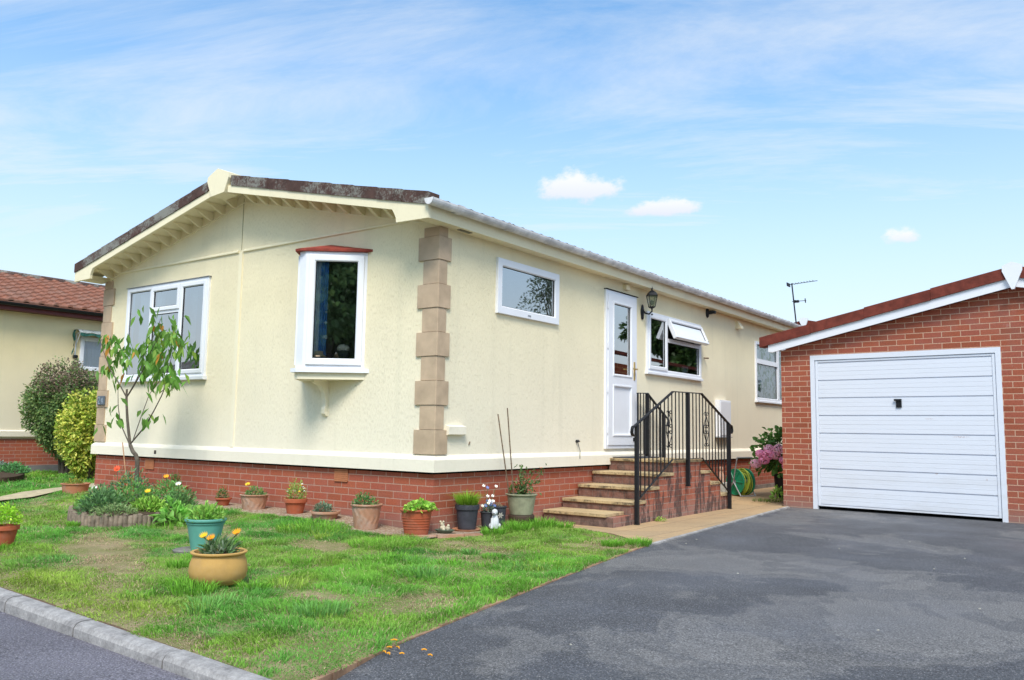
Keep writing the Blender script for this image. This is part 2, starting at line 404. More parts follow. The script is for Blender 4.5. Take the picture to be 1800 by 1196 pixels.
def np_mesh(name, V, F, col, mat, parent=None, smooth=False):
    """V (n,3), F list of index arrays of equal length (m,k), col (n,3)"""
    me = bpy.data.meshes.new(name)
    me.vertices.add(len(V)); me.vertices.foreach_set('co', V.astype(np.float32).ravel())
    nl = sum(f.size for f in F); nf = sum(len(f) for f in F)
    me.loops.add(nl); me.polygons.add(nf)
    me.loops.foreach_set('vertex_index', np.concatenate([f.ravel() for f in F]).astype(np.int32))
    st = []; cur = 0
    for f in F:
        st.append(cur+np.arange(len(f))*f.shape[1]); cur += f.size
    me.polygons.foreach_set('loop_start', np.concatenate(st).astype(np.int32))
    me.update(calc_edges=True)
    ca = me.color_attributes.new(name='Col', type='FLOAT_COLOR', domain='POINT')
    cc = np.ones((len(V), 4), np.float32); cc[:, :3] = np.clip(col, 0, 1); ca.data.foreach_set('color', cc.ravel())
    me.materials.append(mat)
    if smooth: me.polygons.foreach_set('use_smooth', np.ones(nf, bool))
    me.validate()
    o = bpy.data.objects.new(name, me); C.objects.link(o)
    if parent is not None: o.parent = parent
    return o

def leaves(name, P, D, N, L, W, col, parent=None, mat=None, fold=0.25, droop=0.15):
    n = len(P); D = D/np.linalg.norm(D, axis=1)[:, None]
    S = np.cross(D, N); S /= (np.linalg.norm(S, axis=1)[:, None]+1e-9); N = np.cross(S, D)
    L = np.broadcast_to(L, n)[:, None]; W = np.broadcast_to(W, n)[:, None]
    b = P; mid = P+D*L*0.45
    l = mid+S*W*0.5+N*W*fold; r = mid-S*W*0.5+N*W*fold
    m2 = P+D*L*0.8-np.array([0, 0, 1.])*L*droop*0.5
    l2 = m2+S*W*0.28+N*W*fold*0.5; r2 = m2-S*W*0.28+N*W*fold*0.5
    t = P+D*L-np.array([0, 0, 1.])*L*droop
    V = np.stack([b, l, r, l2, r2, t], 1).reshape(-1, 3)
    i = np.arange(n)*6
    F = [np.stack([i, i+2, i+4, i+5], 1), np.stack([i, i+5, i+3, i+1], 1)]
    c = np.repeat(col, 6, axis=0)
    return np_mesh(name, V, F, c, mat or M['leaf'], parent)

def blades(name, P, lean, L, W, col, parent=None, mat=None, tipcol=None):
    """P base points, lean (n,2) horizontal tip offset as a fraction of length"""
    n = len(P); L = np.broadcast_to(L, n); W = np.broadcast_to(W, n)
    a = rng.uniform(0, 2*np.pi, n); S = np.stack([np.cos(a), np.sin(a), np.zeros(n)], 1)*(W*0.5)[:, None]
    off = np.concatenate([lean, np.zeros((n, 1))], 1)*L[:, None]
    up = np.array([0, 0, 1.])
    m1 = P+off*0.32+up*(L*0.55)[:, None]
    ln = np.linalg.norm(lean, axis=1)
    t = P+off+up*(L*np.clip(1-0.45*ln, 0.25, 1))[:, None]
    V = np.stack([P+S, P-S, m1-S*0.8, m1+S*0.8, t], 1).reshape(-1, 3)
    i = np.arange(n)*5
    F = [np.stack([i, i+1, i+2, i+3], 1), np.stack([i+3, i+2, i+4], 1)]
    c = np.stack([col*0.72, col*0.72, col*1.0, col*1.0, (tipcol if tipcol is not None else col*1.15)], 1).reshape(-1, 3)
    return np_mesh(name, V, F, c, mat or M['blade'], parent)

def vnoise(x, y, sc_, seed=0):
    x = x*sc_+seed*17.3; y = y*sc_+seed*9.1
    xi = np.floor(x).astype(int); yi = np.floor(y).astype(int); fx = x-xi; fy = y-yi
    fx = fx*fx*(3-2*fx); fy = fy*fy*(3-2*fy)
    def h(a, b):
        k = (a*374761393+b*668265263+seed*1442695041) & 0x7fffffff; k = (k ^ (k >> 13))*1274126177 & 0x7fffffff
        return ((k ^ (k >> 16)) & 0xffff)/65535.0
    return (h(xi, yi)*(1-fx)+h(xi+1, yi)*fx)*(1-fy)+(h(xi, yi+1)*(1-fx)+h(xi+1, yi+1)*fx)*fy
def fbm(x, y, sc_, seed=0, o=4):
    s = 0; a = 1; t = 0
    for i in range(o): s = s+a*vnoise(x, y, sc_*2**i, seed+i); t += a; a *= 0.55
    return s/t

def inpoly(px, py, poly):
    c = np.zeros(len(px), bool); n = len(poly); j = n-1
    for i in range(n):
        xi, yi = poly[i]; xj, yj = poly[j]
        cond = ((yi > py) != (yj > py)) & (px < (xj-xi)*(py-yi)/(yj-yi+1e-12)+xi)
        c ^= cond; j = i
    return c

CAM = np.array([5.668, -6.453, 1.024])
def sstep(a, b, x): t = np.clip((x-a)/(b-a), 0, 1); return t*t*(3-2*t)
def lawn_h(x, y):
    x = np.asarray(x, float); y = np.asarray(y, float)
    h = -0.018*fbm(x, y, 1.3, 3)
    h = h+0.075*sstep(-1.5, -0.5, y)*sstep(-0.3, -1.5, x)*sstep(-8.5, -6.0, x)
    return h

# ------------------------------------------------------------------ the setting
struct('ground', MB().add([(-600, -600, -0.13), (600, -600, -0.13), (600, 600, -0.13), (-600, 600, -0.13)], [(0, 1, 2, 3)]), M['ground'])
road_z = lambda x: -0.088+0.030*min(1, max(0, (x+0.3)/2.8))
kerb_y = lambda x: -3.985-0.062*x           # back line of the kerb top
def edge_x(y):                               # border between lawn / path and driveway
    pts = [(-12, 2.96), (-4.15, 2.955), (-3.39, 2.78), (-2.1, 2.52), (0.05, 2.15), (0.64, 2.06), (5.6, 1.70), (40, 1.70)]
    for (y0, x0), (y1, x1) in zip(pts, pts[1:]):
        if y <= y1: return x0+(x1-x0)*(y-y0)/(y1-y0)
    return 1.7
def path_left(y):
    L = [(0.62, 2.04), (1.0, 1.6), (1.28, 1.25), (1.48, 0.75), (1.62, 0.02)]
    for (ya, xa), (yb, xb) in zip(L, L[1:]):
        if y <= yb: return xa+(xb-xa)*(y-ya)/(yb-ya)
    return 0.02
# road: one sheet, 10 cm below the lawn
xs = [-60, -20, -10, -0.3, 0.6, 1.5, 2.5, 5, 12, 60]
mb = MB()
V = []; 
for x in xs: V += [(x, -14, road_z(x)), (x, kerb_y(x)-0.095, road_z(x))]
mb.add(V, [(2*i, 2*i+2, 2*i+3, 2*i+1) for i in range(len(xs)-1)])
struct('road', mb, M['road'])
# far verge beyond the road
mb = MB(); mb.box(-60, 60, -60, -14, -0.28, 0.0); struct('grass_verge', mb, M['turf'])
# lawn ground sheet
mb = MB(); gx = np.concatenate([np.linspace(-60, -14, 12), np.linspace(-13.5, 3.0, 94)]); V = []; ny = 60
for i, x in enumerate(gx):
    y0 = kerb_y(x)
    for j in range(ny):
        y = y0+(50-y0)*(j/(ny-1))**2.2
        V.append((x, y, float(lawn_h(x, y))))
V = [(min(v[0], edge_x(v[1])-0.02), v[1], v[2]-(0.09 if (v[1] > 0.55 and v[0] > path_left(v[1])-0.05) else 0)) for v in V]
F = []
for i in range(len(gx)-1):
    for j in range(ny-1):
        if gx[i+1] > 0.1 and V[i*ny+j][1] > 1.6: continue
        if V[(i+1)*ny+j][0]-V[i*ny+j][0] < 1e-4: continue
        F.append((i*ny+j, (i+1)*ny+j, (i+1)*ny+j+1, i*ny+j+1))
mb.add(V, F, True)
struct('lawn', mb, M['turf'])
# driveway: slopes to the road at its mouth
mb = MB(); V = []; ys = np.concatenate([np.linspace(-4.45, -3.2, 8), np.linspace(-3.0, 5.95, 22)]); xsd = np.linspace(0, 1, 12)
for y in ys:
    for t in xsd:
        x = edge_x(y)-(0.05 if y > 0.7 else -0.0)+(14-edge_x(y))*t
        z = -0.004-0.055*float(sstep(-3.4, -4.3, y))+0.012*float(vnoise(np.array([x]), np.array([y]), 0.7, 5)[0])-0.012
        V.append((x, y, z))
n = len(xsd)
mb.add(V, [(i*n+j, i*n+j+1, (i+1)*n+j+1, (i+1)*n+j) for i in range(len(ys)-1) for j in range(n-1)], True)
struct('driveway', mb, M['asphalt'])
# edging strip between lawn and driveway
mb = MB(); pts = [(edge_x(y), y) for y in np.linspace(-4.1, 0.6, 26)]
for (x0, y0), (x1, y1) in zip(pts, pts[1:]):
    w = random.uniform(0.026, 0.034); z = random.uniform(-0.008, 0.0)
    mb.add([(x0-w, y0, -0.05), (x0, y0, -0.05), (x1, y1-0.006, -0.05), (x1-w, y1-0.006, -0.05), (x0-w, y0, z), (x0, y0, z), (x1, y1-0.006, z), (x1-w, y1-0.006, z)],
           [(4, 5, 6, 7), (0, 1, 5, 4), (1, 2, 6, 5), (2, 3, 7, 6), (3, 0, 4, 7)])
m_ = plain('edging_brick_strip', (0.36, 0.22, 0.14, 1), 0.9, 0.2, 0.4, 6, 0.5)
tag(obj('lawn_edging', mb, m_), 'low terracotta edging strip between the lawn and the tarmac driveway', 'edging')
# side path of buff slabs
def path_z(x, y): return 0.007-0.053*float(sstep(edge_x(y), 1.15, x))*float(sstep(0.9, 1.95, y))*float(sstep(7.5, 5.5, y)+0.0)
mb = MB()
ysl = [0.62, 0.8, 1.0, 1.15, 1.28, 1.38, 1.48, 1.55, 1.62]+list(np.linspace(1.8, 5.6, 14))+[5.74, 5.76]+list(np.linspace(6, 13, 12)); V = []
for y in ysl:
    x0 = path_left(y); x1 = (edge_x(y)-0.003) if y < 5.75 else 1.58
    for j in range(9): x = x0+(x1-x0)*j/8; V.append((x, y, path_z(x, y)))
mb.add(V, [(9*i+j, 9*i+j+1, 9*i+9+j+1, 9*i+9+j) for i in range(len(ysl)-1) for j in range(8)])
L0 = [V[9*i] for i in range(len(ysl)) if ysl[i] < 1.7]
mb.add(L0+[(a, b, -0.12) for a, b, c in L0], [(i, i+1, len(L0)+i+1, len(L0)+i) for i in range(len(L0)-1)])
pe = MB()
for i in range(12):
    ya = 0.62+5.08*i/12; yb = 0.62+5.08*(i+1)/12-0.006; xa, xb = edge_x(ya), edge_x(yb)
    pe.prism([(xa-0.004, ya, -0.06), (xa+0.03, ya, -0.06), (xa+0.03, ya, 0.004), (xa-0.004, ya, 0.009)], (xb-xa, yb-ya, 0))
tag(obj('path_edging', pe, M['kerb']), 'thin pale concrete edging between the buff side path and the tarmac', 'edging')
se = MB(); sx_ = np.linspace(2.9, -9.4, 120)
A0 = [(x, kerb_y(x)+0.001, -0.001) for x in sx_]; B0 = [(x, kerb_y(x)+0.004+0.05*float(vnoise(np.array([x]), np.array([0.]), 4, 77)[0])**2.5, 0.0) for x in sx_]
n_ = len(sx_); se.add(A0+B0, [(i, n_+i, n_+i+1, i+1) for i in range(n_-1)]); struct('soil_edge', se, plain('brown_soil', (0.15, 0.10, 0.065, 1), 0.95, 0.1, 0.5, 40, 0.8))
struct('side_path', mb, M['slab'])
# narrow path across the left lawn
mb = MB(); cl = [(-9.6, 2.6), (-8.2, 0.95), (-7.25, -0.12), (-6.75, -0.65), (-6.35, -1.18), (-6.15, -2.0), (-6.05, -3.7)]
L_, Rr = [], []
for i, (x, y) in enumerate(cl):
    a = Vector(cl[max(i-1, 0)]); b = Vector(cl[min(i+1, len(cl)-1)]); t = (b-a).normalized(); nn = Vector((-t.y, t.x))*0.27
    L_.append((x+nn.x, y+nn.y)); Rr.append((x-nn.x, y-nn.y))
pathpoly = L_+Rr[::-1]
V = []
for a, b in zip(L_, Rr): V += [(a[0], a[1], float(lawn_h(*a))+0.03), (b[0], b[1], float(lawn_h(*b))+0.03)]
mb.add(V, [(2*i, 2*i+2, 2*i+3, 2*i+1) for i in range(len(cl)-1)])
struct('front_path', mb, plain('sandy_path', (0.50, 0.42, 0.27, 1), 0.9, 0.2, 0.25, 12, 0.5))
# gravel strip along the front wall
mb = MB(); nx = 40; V = []
for i in range(nx+1):
    x = -6.6+6.9*i/nx
    for y, dz in ((-0.52, -0.004), (-0.40, 0.016), (-0.001, 0.02)): V.append((min(x, 0.3), y, float(lawn_h(x, y))+dz))
mb.add(V, [(3*i+j, 3*i+3+j, 3*i+4+j, 3*i+1+j) for i in range(nx) for j in range(2)], True)
mb.add([(0.0, -0.001, 0.006), (0.3, -0.001, 0.006), (0.42, 0.3, 0.006), (0.40, 1.0, 0.006), (0.36, 1.6, 0.006), (0.0, 1.62, 0.006)], [(0, 1, 2, 3, 4, 5)])
struct('gravel_bed', mb, M['gravel'])
# kerb stones: each a thing
kx = 3.02; idx = 0; dirx = Vector((-1, 0.062)).normalized()
names_k = []
first = None
while kx > -9.5:
    L1 = 0.905; x1 = kx-L1
    mb = MB(); yA = kerb_y(kx)-kerb_y(kx); 
    prof = [(-0.104, -0.16), (0.0, -0.16), (0.0, -0.004), (-0.060, -0.004), (-0.084, -0.012), (-0.098, -0.032)]
    z_drop = 0.0
    P0 = [(0, p[0], p[1]+0.005) for p in prof]
    mb.prism([(0, p[0], p[1]+0.005) for p in prof][::-1], (-L1+0.008, 0.062*(L1-0.008), 0))
    o = obj('kerb_stone', mb, M['kerb']); o.location = (kx, kerb_y(kx), random.uniform(-0.003, 0.003))
    tag(o, 'grey concrete kerb stone in the row between lawn and road', 'kerb stone', 'kerb stones along the lawn front')
    kx -= L1+0.004
# ------------------------------------------------------------------ grass blades
def occupied(x, y):
    m = (x > -6.62) & (x < 0.0) & (y > -0.46+0.14*vnoise(x, y*0, 2.3, 4))      # house and gravel strip
    m |= inpoly(x, y, pathpoly)
    m |= (x > -0.25) & inpoly(x, y, [(-0.3, -0.45), (0.12, -0.36), (0.40, -0.12), (0.5, 0.25), (0.42, 0.6), (0.45, 1.0), (0.5, 1.35), (0.75, 1.46), (1.25, 1.26), (1.6, 0.98), (2.05, 0.6), (2.3, 3), (-0.3, 3)])
    m |= (x > 0.05) & (y > 1.5)
    return m
bc = np.array([-3.35, -1.27]); ax1 = np.array([-0.87, 0.49]); ax2 = np.array([0.49, 0.87])
def in_bed(x, y, g=1.0):
    a = (x-bc[0])*ax1[0]+(y-bc[1])*ax1[1]; b = (x-bc[0])*ax2[0]+(y-bc[1])*ax2[1]
    return (a/(0.98*g))**2+(b/(0.60*g))**2 < 1
def brownness(x, y):
    f = fbm(x, y, 1.0, 21); g = fbm(x, y, 3.2, 33)
    b = 0.8*sstep(0.60, 0.74, 0.6*f+0.4*g+0.02)
    for (cx, cy, rx, ry, an, k) in [(-1.15, -2.75, 1.5, 0.30, -0.45, 0.95), (-3.6, -2.6, 0.8, 0.3, -0.5, 0.8), (-0.05, -1.35, 0.42, 0.22, -0.3, 0.9), (-1.6, -1.5, 0.9, 0.25, -0.4, 0.6),
                                  (0.95, -0.55, 0.55, 0.25, -0.3, 0.7), (1.9, 0.3, 0.22, 0.25, 0, 0.95), (1.35, -1.1, 0.3, 0.18, 0, 0.5), (2.2, -2.6, 0.25, 0.35, 0, 0.6), (-0.2, -3.35, 0.8, 0.16, -0.1, 0.35), (1.6,-2.9,0.25,0.2,0,0.5)]:
        dx = x-cx; dy = y-cy; u = (dx*math.cos(an)+dy*math.sin(an))/rx; v = (-dx*math.sin(an)+dy*math.cos(an))/ry
        b = np.maximum(b, k*sstep(1.25, 0.45, np.sqrt(u*u+v*v)+0.9*(g-0.5)))
    return b
def grass_patch(name, x0, x1, y0, y1, dens, label, lmul=1.0, wid=0.0036):
    n = int((x1-x0)*(y1-y0)*dens)
    x = rng.uniform(x0, x1, n); y = rng.uniform(y0, y1, n)
    ex = np.array([edge_x(v) for v in y]) if x1 > 1.5 else np.full(n, 99.0)
    k = (y > kerb_y(x)+0.022*(vnoise(x, y, 9, 70)-0.75)) & (x < ex+0.03*(vnoise(x, y, 7, 71)-0.72)) & ~occupied(x, y) & ~in_bed(x, y, 1.02)
    x, y = x[k], y[k]
    br = brownness(x, y)
    k = rng.random(len(x)) > br*0.22
    x, y, br = x[k], y[k], br[k]; n = len(x)
    cl = fbm(x, y, 4.5, 8, 3); c2 = fbm(x, y, 0.9, 14, 3)
    L = (0.016+0.040*sstep(0.35, 0.72, cl))*rng.uniform(0.6, 1.35, n)*(1-0.62*br)*lmul
    edge = np.minimum(1, 0.45+(np.abs(y-kerb_y(x)))/0.25*0.55); L = L*edge
    fl = np.stack([vnoise(x, y, 5, 40)-0.5, vnoise(x, y, 5, 41)-0.5], 1)*1.6
    lean = fl+rng.normal(0, 0.42, (n, 2))
    g1 = np.array([0.20, 0.47, 0.06]); g2 = np.array([0.13, 0.38, 0.065]); g3 = np.array([0.40, 0.52, 0.08]); st = np.array([0.66, 0.50, 0.32]); bl = np.array([0.21, 0.45, 0.13])
    t = sstep(0.4, 0.65, c2)[:, None]; col = g1*(1-t)+g2*t
    yl = (sstep(0.50, 0.62, fbm(x, y, 0.8, 50, 3))*0.55+0.6*sstep(0.75, 0.1, y-kerb_y(x))*(x < 1.4))[:, None]; yl = np.clip(yl*0.8, 0, 0.75)
    col = col*(1-yl)+g3*yl
    b2 = sstep(0.66, 0.78, fbm(x, y, 2.4, 61, 2))[:, None]*0.45; col = col*(1-b2)+bl*b2
    dead = (rng.random(n) < 0.07+br*0.80)[:, None]; lean = np.where(dead, lean*2.2, lean); col = np.where(dead, st*rng.uniform(0.45, 1.2, (n, 1)), col*rng.uniform(0.65, 1.35, (n, 1)))
    P = np.stack([x, y, lawn_h(x, y)-0.004], 1)
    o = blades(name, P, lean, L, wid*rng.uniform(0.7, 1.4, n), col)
    return tag(o, label, 'grass', kind='stuff')
grass_patch('grass', -2.6, 3.0, -4.5, 1.6, 12500, 'patchy green and straw grass of the front lawn')
grass_patch('grass', -8.2, -2.6, -4.2, 1.6, 4200, 'green grass at the left of the front lawn', 1.1, 0.006)
grass_patch('grass', -15.5, -8.2, -3.6, 7.0, 1300, 'green grass beside the neighbouring bungalow', 1.5, 0.011)
# longer tufts
def tufts(name, spots, label):
    Ps, Ls, Le, Cs, Ws = [], [], [], [], []
    for (x, y, r, L, k, col) in spots:
        n = k; a = rng.uniform(0, 2*np.pi, n); q = r*np.sqrt(rng.random(n))
        px, py = x+q*np.cos(a), y+q*np.sin(a)
        Ps.append(np.stack([px, py, lawn_h(px, py)-0.004], 1)); Ls.append(L*rng.uniform(0.5, 1.2, n))
        Le.append(np.stack([np.cos(a), np.sin(a)], 1)*(q/r*0.7)[:, None]+rng.normal(0, 0.25, (n, 2))); Cs.append(np.array(col)*rng.uniform(0.6, 1.4, (n, 1))); Ws.append(np.full(n, 0.0055))
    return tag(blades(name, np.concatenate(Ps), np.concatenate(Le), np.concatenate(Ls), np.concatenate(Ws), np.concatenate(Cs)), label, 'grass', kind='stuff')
G1 = (0.20, 0.47, 0.05); G2 = (0.19, 0.43, 0.10); G3 = (0.33, 0.50, 0.08)
sp = [(1.98, 0.62, 0.11, 0.09, 420, G1), (1.82, 0.42, 0.10, 0.08, 300, G1), (0.47, 1.2, 0.18, 0.13, 500, G1), (0.5, 0.75, 0.14, 0.13, 420, G1), (0.5, 0.35, 0.12, 0.10, 300, G1), (0.66, 1.38, 0.12, 0.08, 250, G1),
      (1.16, -3.0, 0.10, 0.09, 200, G1), (0.93, -3.28, 0.14, 0.10, 260, G1), (0.70, -3.22, 0.14, 0.09, 200, G1), (-0.2, -2.5, 0.10, 0.09, 150, G1), (0.3, -1.0, 0.3, 0.08, 500, G1), (-0.9, -0.75, 0.35, 0.09, 700, G1),
      (1.6, -1.9, 0.18, 0.09, 260, G2), (2.0, -3.2, 0.16, 0.10, 240, G2), (1.45, -3.55, 0.12, 0.09, 150, G2), (1.0, -1.6, 0.25, 0.08, 350, G1), (-1.8, -3.3, 0.14, 0.09, 220, G1), (-2.3, -1.5, 0.3, 0.09, 300, G1), (2.1, -1.0, 0.2, 0.07, 300, G3), (2.3, -2.2, 0.2, 0.07, 260, G1)]
for _ in range(60):
    x, y = random.uniform(-4, 2.6), random.uniform(-3.9, -0.5)
    if brownness(np.array([x]), np.array([y]))[0] < 0.3 and x < edge_x(y)-0.2 and y > kerb_y(x)+0.15 and not in_bed(x, y, 1.1):
        sp.append((x, y, random.uniform(0.06, 0.16), random.uniform(0.05, 0.085), random.randint(60, 160), random.choice([G1, G1, G2, G3])))
tufts('long_grass', sp, 'longer tufts of grass growing in the lawn and round the pots')

# ------------------------------------------------------------------ buildings: helpers
def wall_holes(mb, axis, pos, t, u0, u1, z0, z1, holes):
    """wall slab with rectangular holes. axis 'y': lies in x-z at y=pos (outer face), thickness t inwards (+y);
    axis 'x': lies in y-z at x=pos (outer face), thickness t inwards (-x)"""
    us = sorted({u0, u1, *[h[0] for h in holes], *[h[1] for h in holes]}); zs = sorted({z0, z1, *[h[2] for h in holes], *[h[3] for h in holes]})
    us = [u for u in us if u0 <= u <= u1]; zs = [z for z in zs if z0 <= z <= z1]
    P = (lambda u, d, z: (u, pos+d, z)) if axis == 'y' else (lambda u, d, z: (pos-d, u, z))
    fl = (lambda f: f) if axis == 'y' else (lambda f: f)
    def solid(a, b, c, d):
        mu, mz = (a+b)/2, (c+d)/2
        return not any(h[0] < mu < h[1] and h[2] < mz < h[3] for h in holes)
    for a, b in zip(us, us[1:]):
        for c, d in zip(zs, zs[1:]):
            if solid(a, b, c, d):
                mb.add([P(a, 0, c), P(b, 0, c), P(b, 0, d), P(a, 0, d)], [(0, 1, 2, 3)])
                mb.add([P(a, t, c), P(b, t, c), P(b, t, d), P(a, t, d)], [(3, 2, 1, 0)])
    for h in holes:
        a, b, c, d = h
        mb.add([P(a, 0, c), P(a, t, c), P(a, t, d), P(a, 0, d)], [(0, 1, 2, 3)]); mb.add([P(b, 0, c), P(b, t, c), P(b, t, d), P(b, 0, d)], [(3, 2, 1, 0)])
        mb.add([P(a, 0, c), P(b, 0, c), P(b, t, c), P(a, t, c)], [(0, 1, 2, 3)]); mb.add([P(a, 0, d), P(b, 0, d), P(b, t, d), P(a, t, d)], [(3, 2, 1, 0)])
    return mb

class Frame:
    """local window builder: u along the wall, d outwards, z up -> parent space"""
    def __init__(s, o, ux, dx): s.o = Vector(o); s.u = Vector(ux); s.d = Vector(dx)
    def P(s, u, d, z): return s.o+s.u*u+s.d*d+Vector((0, 0, z))
    def box(s, mb, u0, u1, d0, d1, z0, z1, bev=0.0):
        if bev:
            b = bev
            V = [s.P(u0, d0, z0), s.P(u1, d0, z0), s.P(u1, d0, z1), s.P(u0, d0, z1),
                 s.P(u0, d1-b, z0), s.P(u1, d1-b, z0), s.P(u1, d1-b, z1), s.P(u0, d1-b, z1),
                 s.P(u0+b, d1, z0+b), s.P(u1-b, d1, z0+b), s.P(u1-b, d1, z1-b), s.P(u0+b, d1, z1-b)]
            F = [(3, 2, 1, 0), (8, 9, 10, 11)]
            for i in range(4): j = (i+1) % 4; F += [(i, j, j+4, i+4), (i+4, j+4, j+8, i+8)]
        else:
            V = [s.P(u0, d0, z0), s.P(u1, d0, z0), s.P(u1, d0, z1), s.P(u0, d0, z1), s.P(u0, d1, z0), s.P(u1, d1, z0), s.P(u1, d1, z1), s.P(u0, d1, z1)]
            F = [(3, 2, 1, 0), (4, 5, 6, 7), (0, 1, 5, 4), (1, 2, 6, 5), (2, 3, 7, 6), (3, 0, 4, 7)]
        mb.add(V, F); return mb
    def ring(s, mb, u0, u1, z0, z1, w, d0, d1, slope=0.012):
        """mitred frame with an inner chamfer"""
        o = [(u0, z0), (u1, z0), (u1, z1), (u0, z1)]; i = [(u0+w, z0+w), (u1-w, z0+w), (u1-w, z1-w), (u0+w, z1-w)]
        c = [(u0+w-slope, z0+w-slope), (u1-w+slope, z0+w-slope), (u1-w+slope, z1-w+slope), (u0+w-slope, z1-w+slope)]
        e = 0.004; ob = [(u0+e, z0+e), (u1-e, z0+e), (u1-e, z1-e), (u0+e, z1-e)]
        V = [s.P(a, d0, b) for a, b in o]+[s.P(a, d1-e, b) for a, b in o]+[s.P(a, d1, b) for a, b in ob]+[s.P(a, d1, b) for a, b in c]+[s.P(a, d1-slope, b) for a, b in i]+[s.P(a, d0, b) for a, b in i]
        F = []
        for r in range(5):
            for k in range(4): j = (k+1) % 4; F.append((r*4+k, r*4+j, r*4+4+j, r*4+4+k))
        for k in range(4): j = (k+1) % 4; F.append((20+k, 20+j, j, k))
        mb.add(V, F); return mb
    def pane(s, mb, u0, u1, z0, z1, d): mb.add([s.P(u0, d, z0), s.P(u1, d, z0), s.P(u1, d, z1), s.P(u0, d, z1)], [(0, 1, 2, 3)]); return mb

def seal(fr, par, u0, u1, z0, z1, d):
    mb = MB(); e = 0.007
    fr.box(mb, u0, u1, d-0.002, d+0.003, z0, z0+e); fr.box(mb, u0, u1, d-0.002, d+0.003, z1-e, z1)
    fr.box(mb, u0, u0+e, d-0.002, d+0.003, z0+e, z1-e); fr.box(mb, u1-e, u1, d-0.002, d+0.003, z0+e, z1-e)
    obj('seal', mb, M['void'], par)

def sash(fr, par, u0, u1, z0, z1, w=0.055, d0=-0.03, d1=0.045, name='sash', glass=None, curtain=False):
    o = obj(name, fr.ring(MB(), u0, u1, z0, z1, w, d0, d1), M['white'], par)
    obj('pane', fr.pane(MB(), u0+w-0.004, u1-w+0.004, z0+w-0.004, z1-w+0.004, d1-0.028), glass or M['glass'], o)
    seal(fr, o, u0+w-0.001, u1-w+0.001, z0+w-0.001, z1-w+0.001, d1-0.022)
    return o

def drape(fr, par, u0, u1, z0, z1, d, mat, amp=0.018, waves=7, name='curtain'):
    mb = MB(); n = 48; V = []
    for i in range(n+1):
        u = u0+(u1-u0)*i/n; dd = d+amp*math.sin(i/n*waves*2*math.pi)+amp*0.4*math.sin(i/n*waves*5.3+1)
        V += [fr.P(u, dd, z0), fr.P(u, dd, z1)]
    mb.add(V, [(2*i, 2*i+2, 2*i+3, 2*i+1) for i in range(n)], True)
    return obj(name, mb, mat, par)

# ------------------------------------------------------------------ the bungalow
XL, YB = -6.60, 13.6                  # left end and back end (origin = near corner)
ZP, ZT, RX, RS = 0.755, 3.14, -3.3, 0.222
zt = lambda x, top=4.14: top-RS*abs(x-RX)     # roof line of the verge
H = thing('bungalow', 'cream rendered bungalow on a red brick skirt with white windows and brown verge', 'bungalow')
W1 = (0.975, 2.245, 2.335, 2.97); W2 = (4.64, 6.59, 1.915, 2.815); W3 = (9.15, 11.0, 1.665, 2.795); DR = (3.42, 4.31, 0.80, 2.965)
FW = (-5.945, -3.965, 1.665, 2.975)
BAY = (-2.02, -1.08, 1.66, 2.97)
mb = MB(); wall_holes(mb, 'y', 0.0, 0.10, XL, 0.0, 0.62, 3.14, [FW, BAY])
# gable above
g = [(XL, 0, 3.14), (0, 0, 3.14), (0, 0, zt(0)-0.144), (RX, 0, zt(RX)-0.144), (XL, 0, zt(XL)-0.144)]
mb.add(g, [(0, 1, 2, 3, 4)]); mb.add([(a, 0.1, c) for a, b, c in g], [(4, 3, 2, 1, 0)])
obj('front_wall', mb, M['cream'], H); mb = MB()
g2 = [(XL, YB, 0.62), (0, YB, 0.62), (0, YB, zt(0)-0.144), (RX, YB, zt(RX)-0.144), (XL, YB, zt(XL)-0.144)]
mb.add(g2, [(4, 3, 2, 1, 0)])
obj('back_wall', mb, M['cream'], H)
mb = MB(); wall_holes(mb, 'x', 0.0, 0.10, 0.0, YB, 0.62, zt(0)-0.144, [W1, W2, W3, DR]); obj('side_wall', mb, M['cream'], H)
mb = MB(); mb.box(XL, XL+0.1, 0.1, YB-0.01, 0.62, zt(XL)-0.144); obj('far_wall', mb, M['cream'], H)
# room shell seen through the panes
mb = MB(); mb.box(XL+0.12, -0.12, 0.12, YB-0.1, 0.74, 0.76); mb.box(XL+0.12, -0.12, 0.12, YB-0.1, 3.11, 3.12); mb.box(-2.9, -2.84, 0.12, YB-0.1, 0.76, 3.11); mb.box(XL+0.12, -0.12, 3.0, 3.06, 0.76, 3.11)
mb.box(-2.84, -0.12, 8.0, 8.06, 0.76, 3.11); mb.box(XL+0.12, -2.9, 2.4, 2.46, 0.76, 3.11)
obj('room_lining', mb, M['interior'], H)
# plinth band: chamfered top, dark gap under it
mb = MB(); a, b = 0.045, 0.0
prof = [(0.0, 0.598), (0.045, 0.592), (0.045, 0.715), (0.032, 0.735), (0.0, 0.765)]
V = []
for (x, y, sx, sy) in [(XL, YB, -1, 0), (XL, 0, -1, -1), (0, 0, 1, -1), (0, YB, 1, 0)]:
    for d, z in prof: V.append((x+sx*d, y+sy*d, z))
n = len(prof); mb.add(V, [(i*n+j, (i+1)*n+j, (i+1)*n+j+1, i*n+j+1) for i in range(3) for j in range(n-1)])
obj('plinth_band', mb, M['plinth'], H)
mb = MB(); mb.box(XL+0.03, -0.03, 0.03, YB, 0.55, 0.62); obj('shadow_gap', mb, M['void'], H)
mb = MB()
for i in range(1): pass
wall_holes(mb, 'y', 0.012, 0.1, XL+0.012, -0.012, -0.25, 0.57, []); wall_holes(mb, 'x', -0.012, 0.1, 0.012, YB, -0.25, 0.57, []); wall_holes(mb, 'y', YB-0.0, 0.1, XL, -0.0, -0.25, 0.57, [])
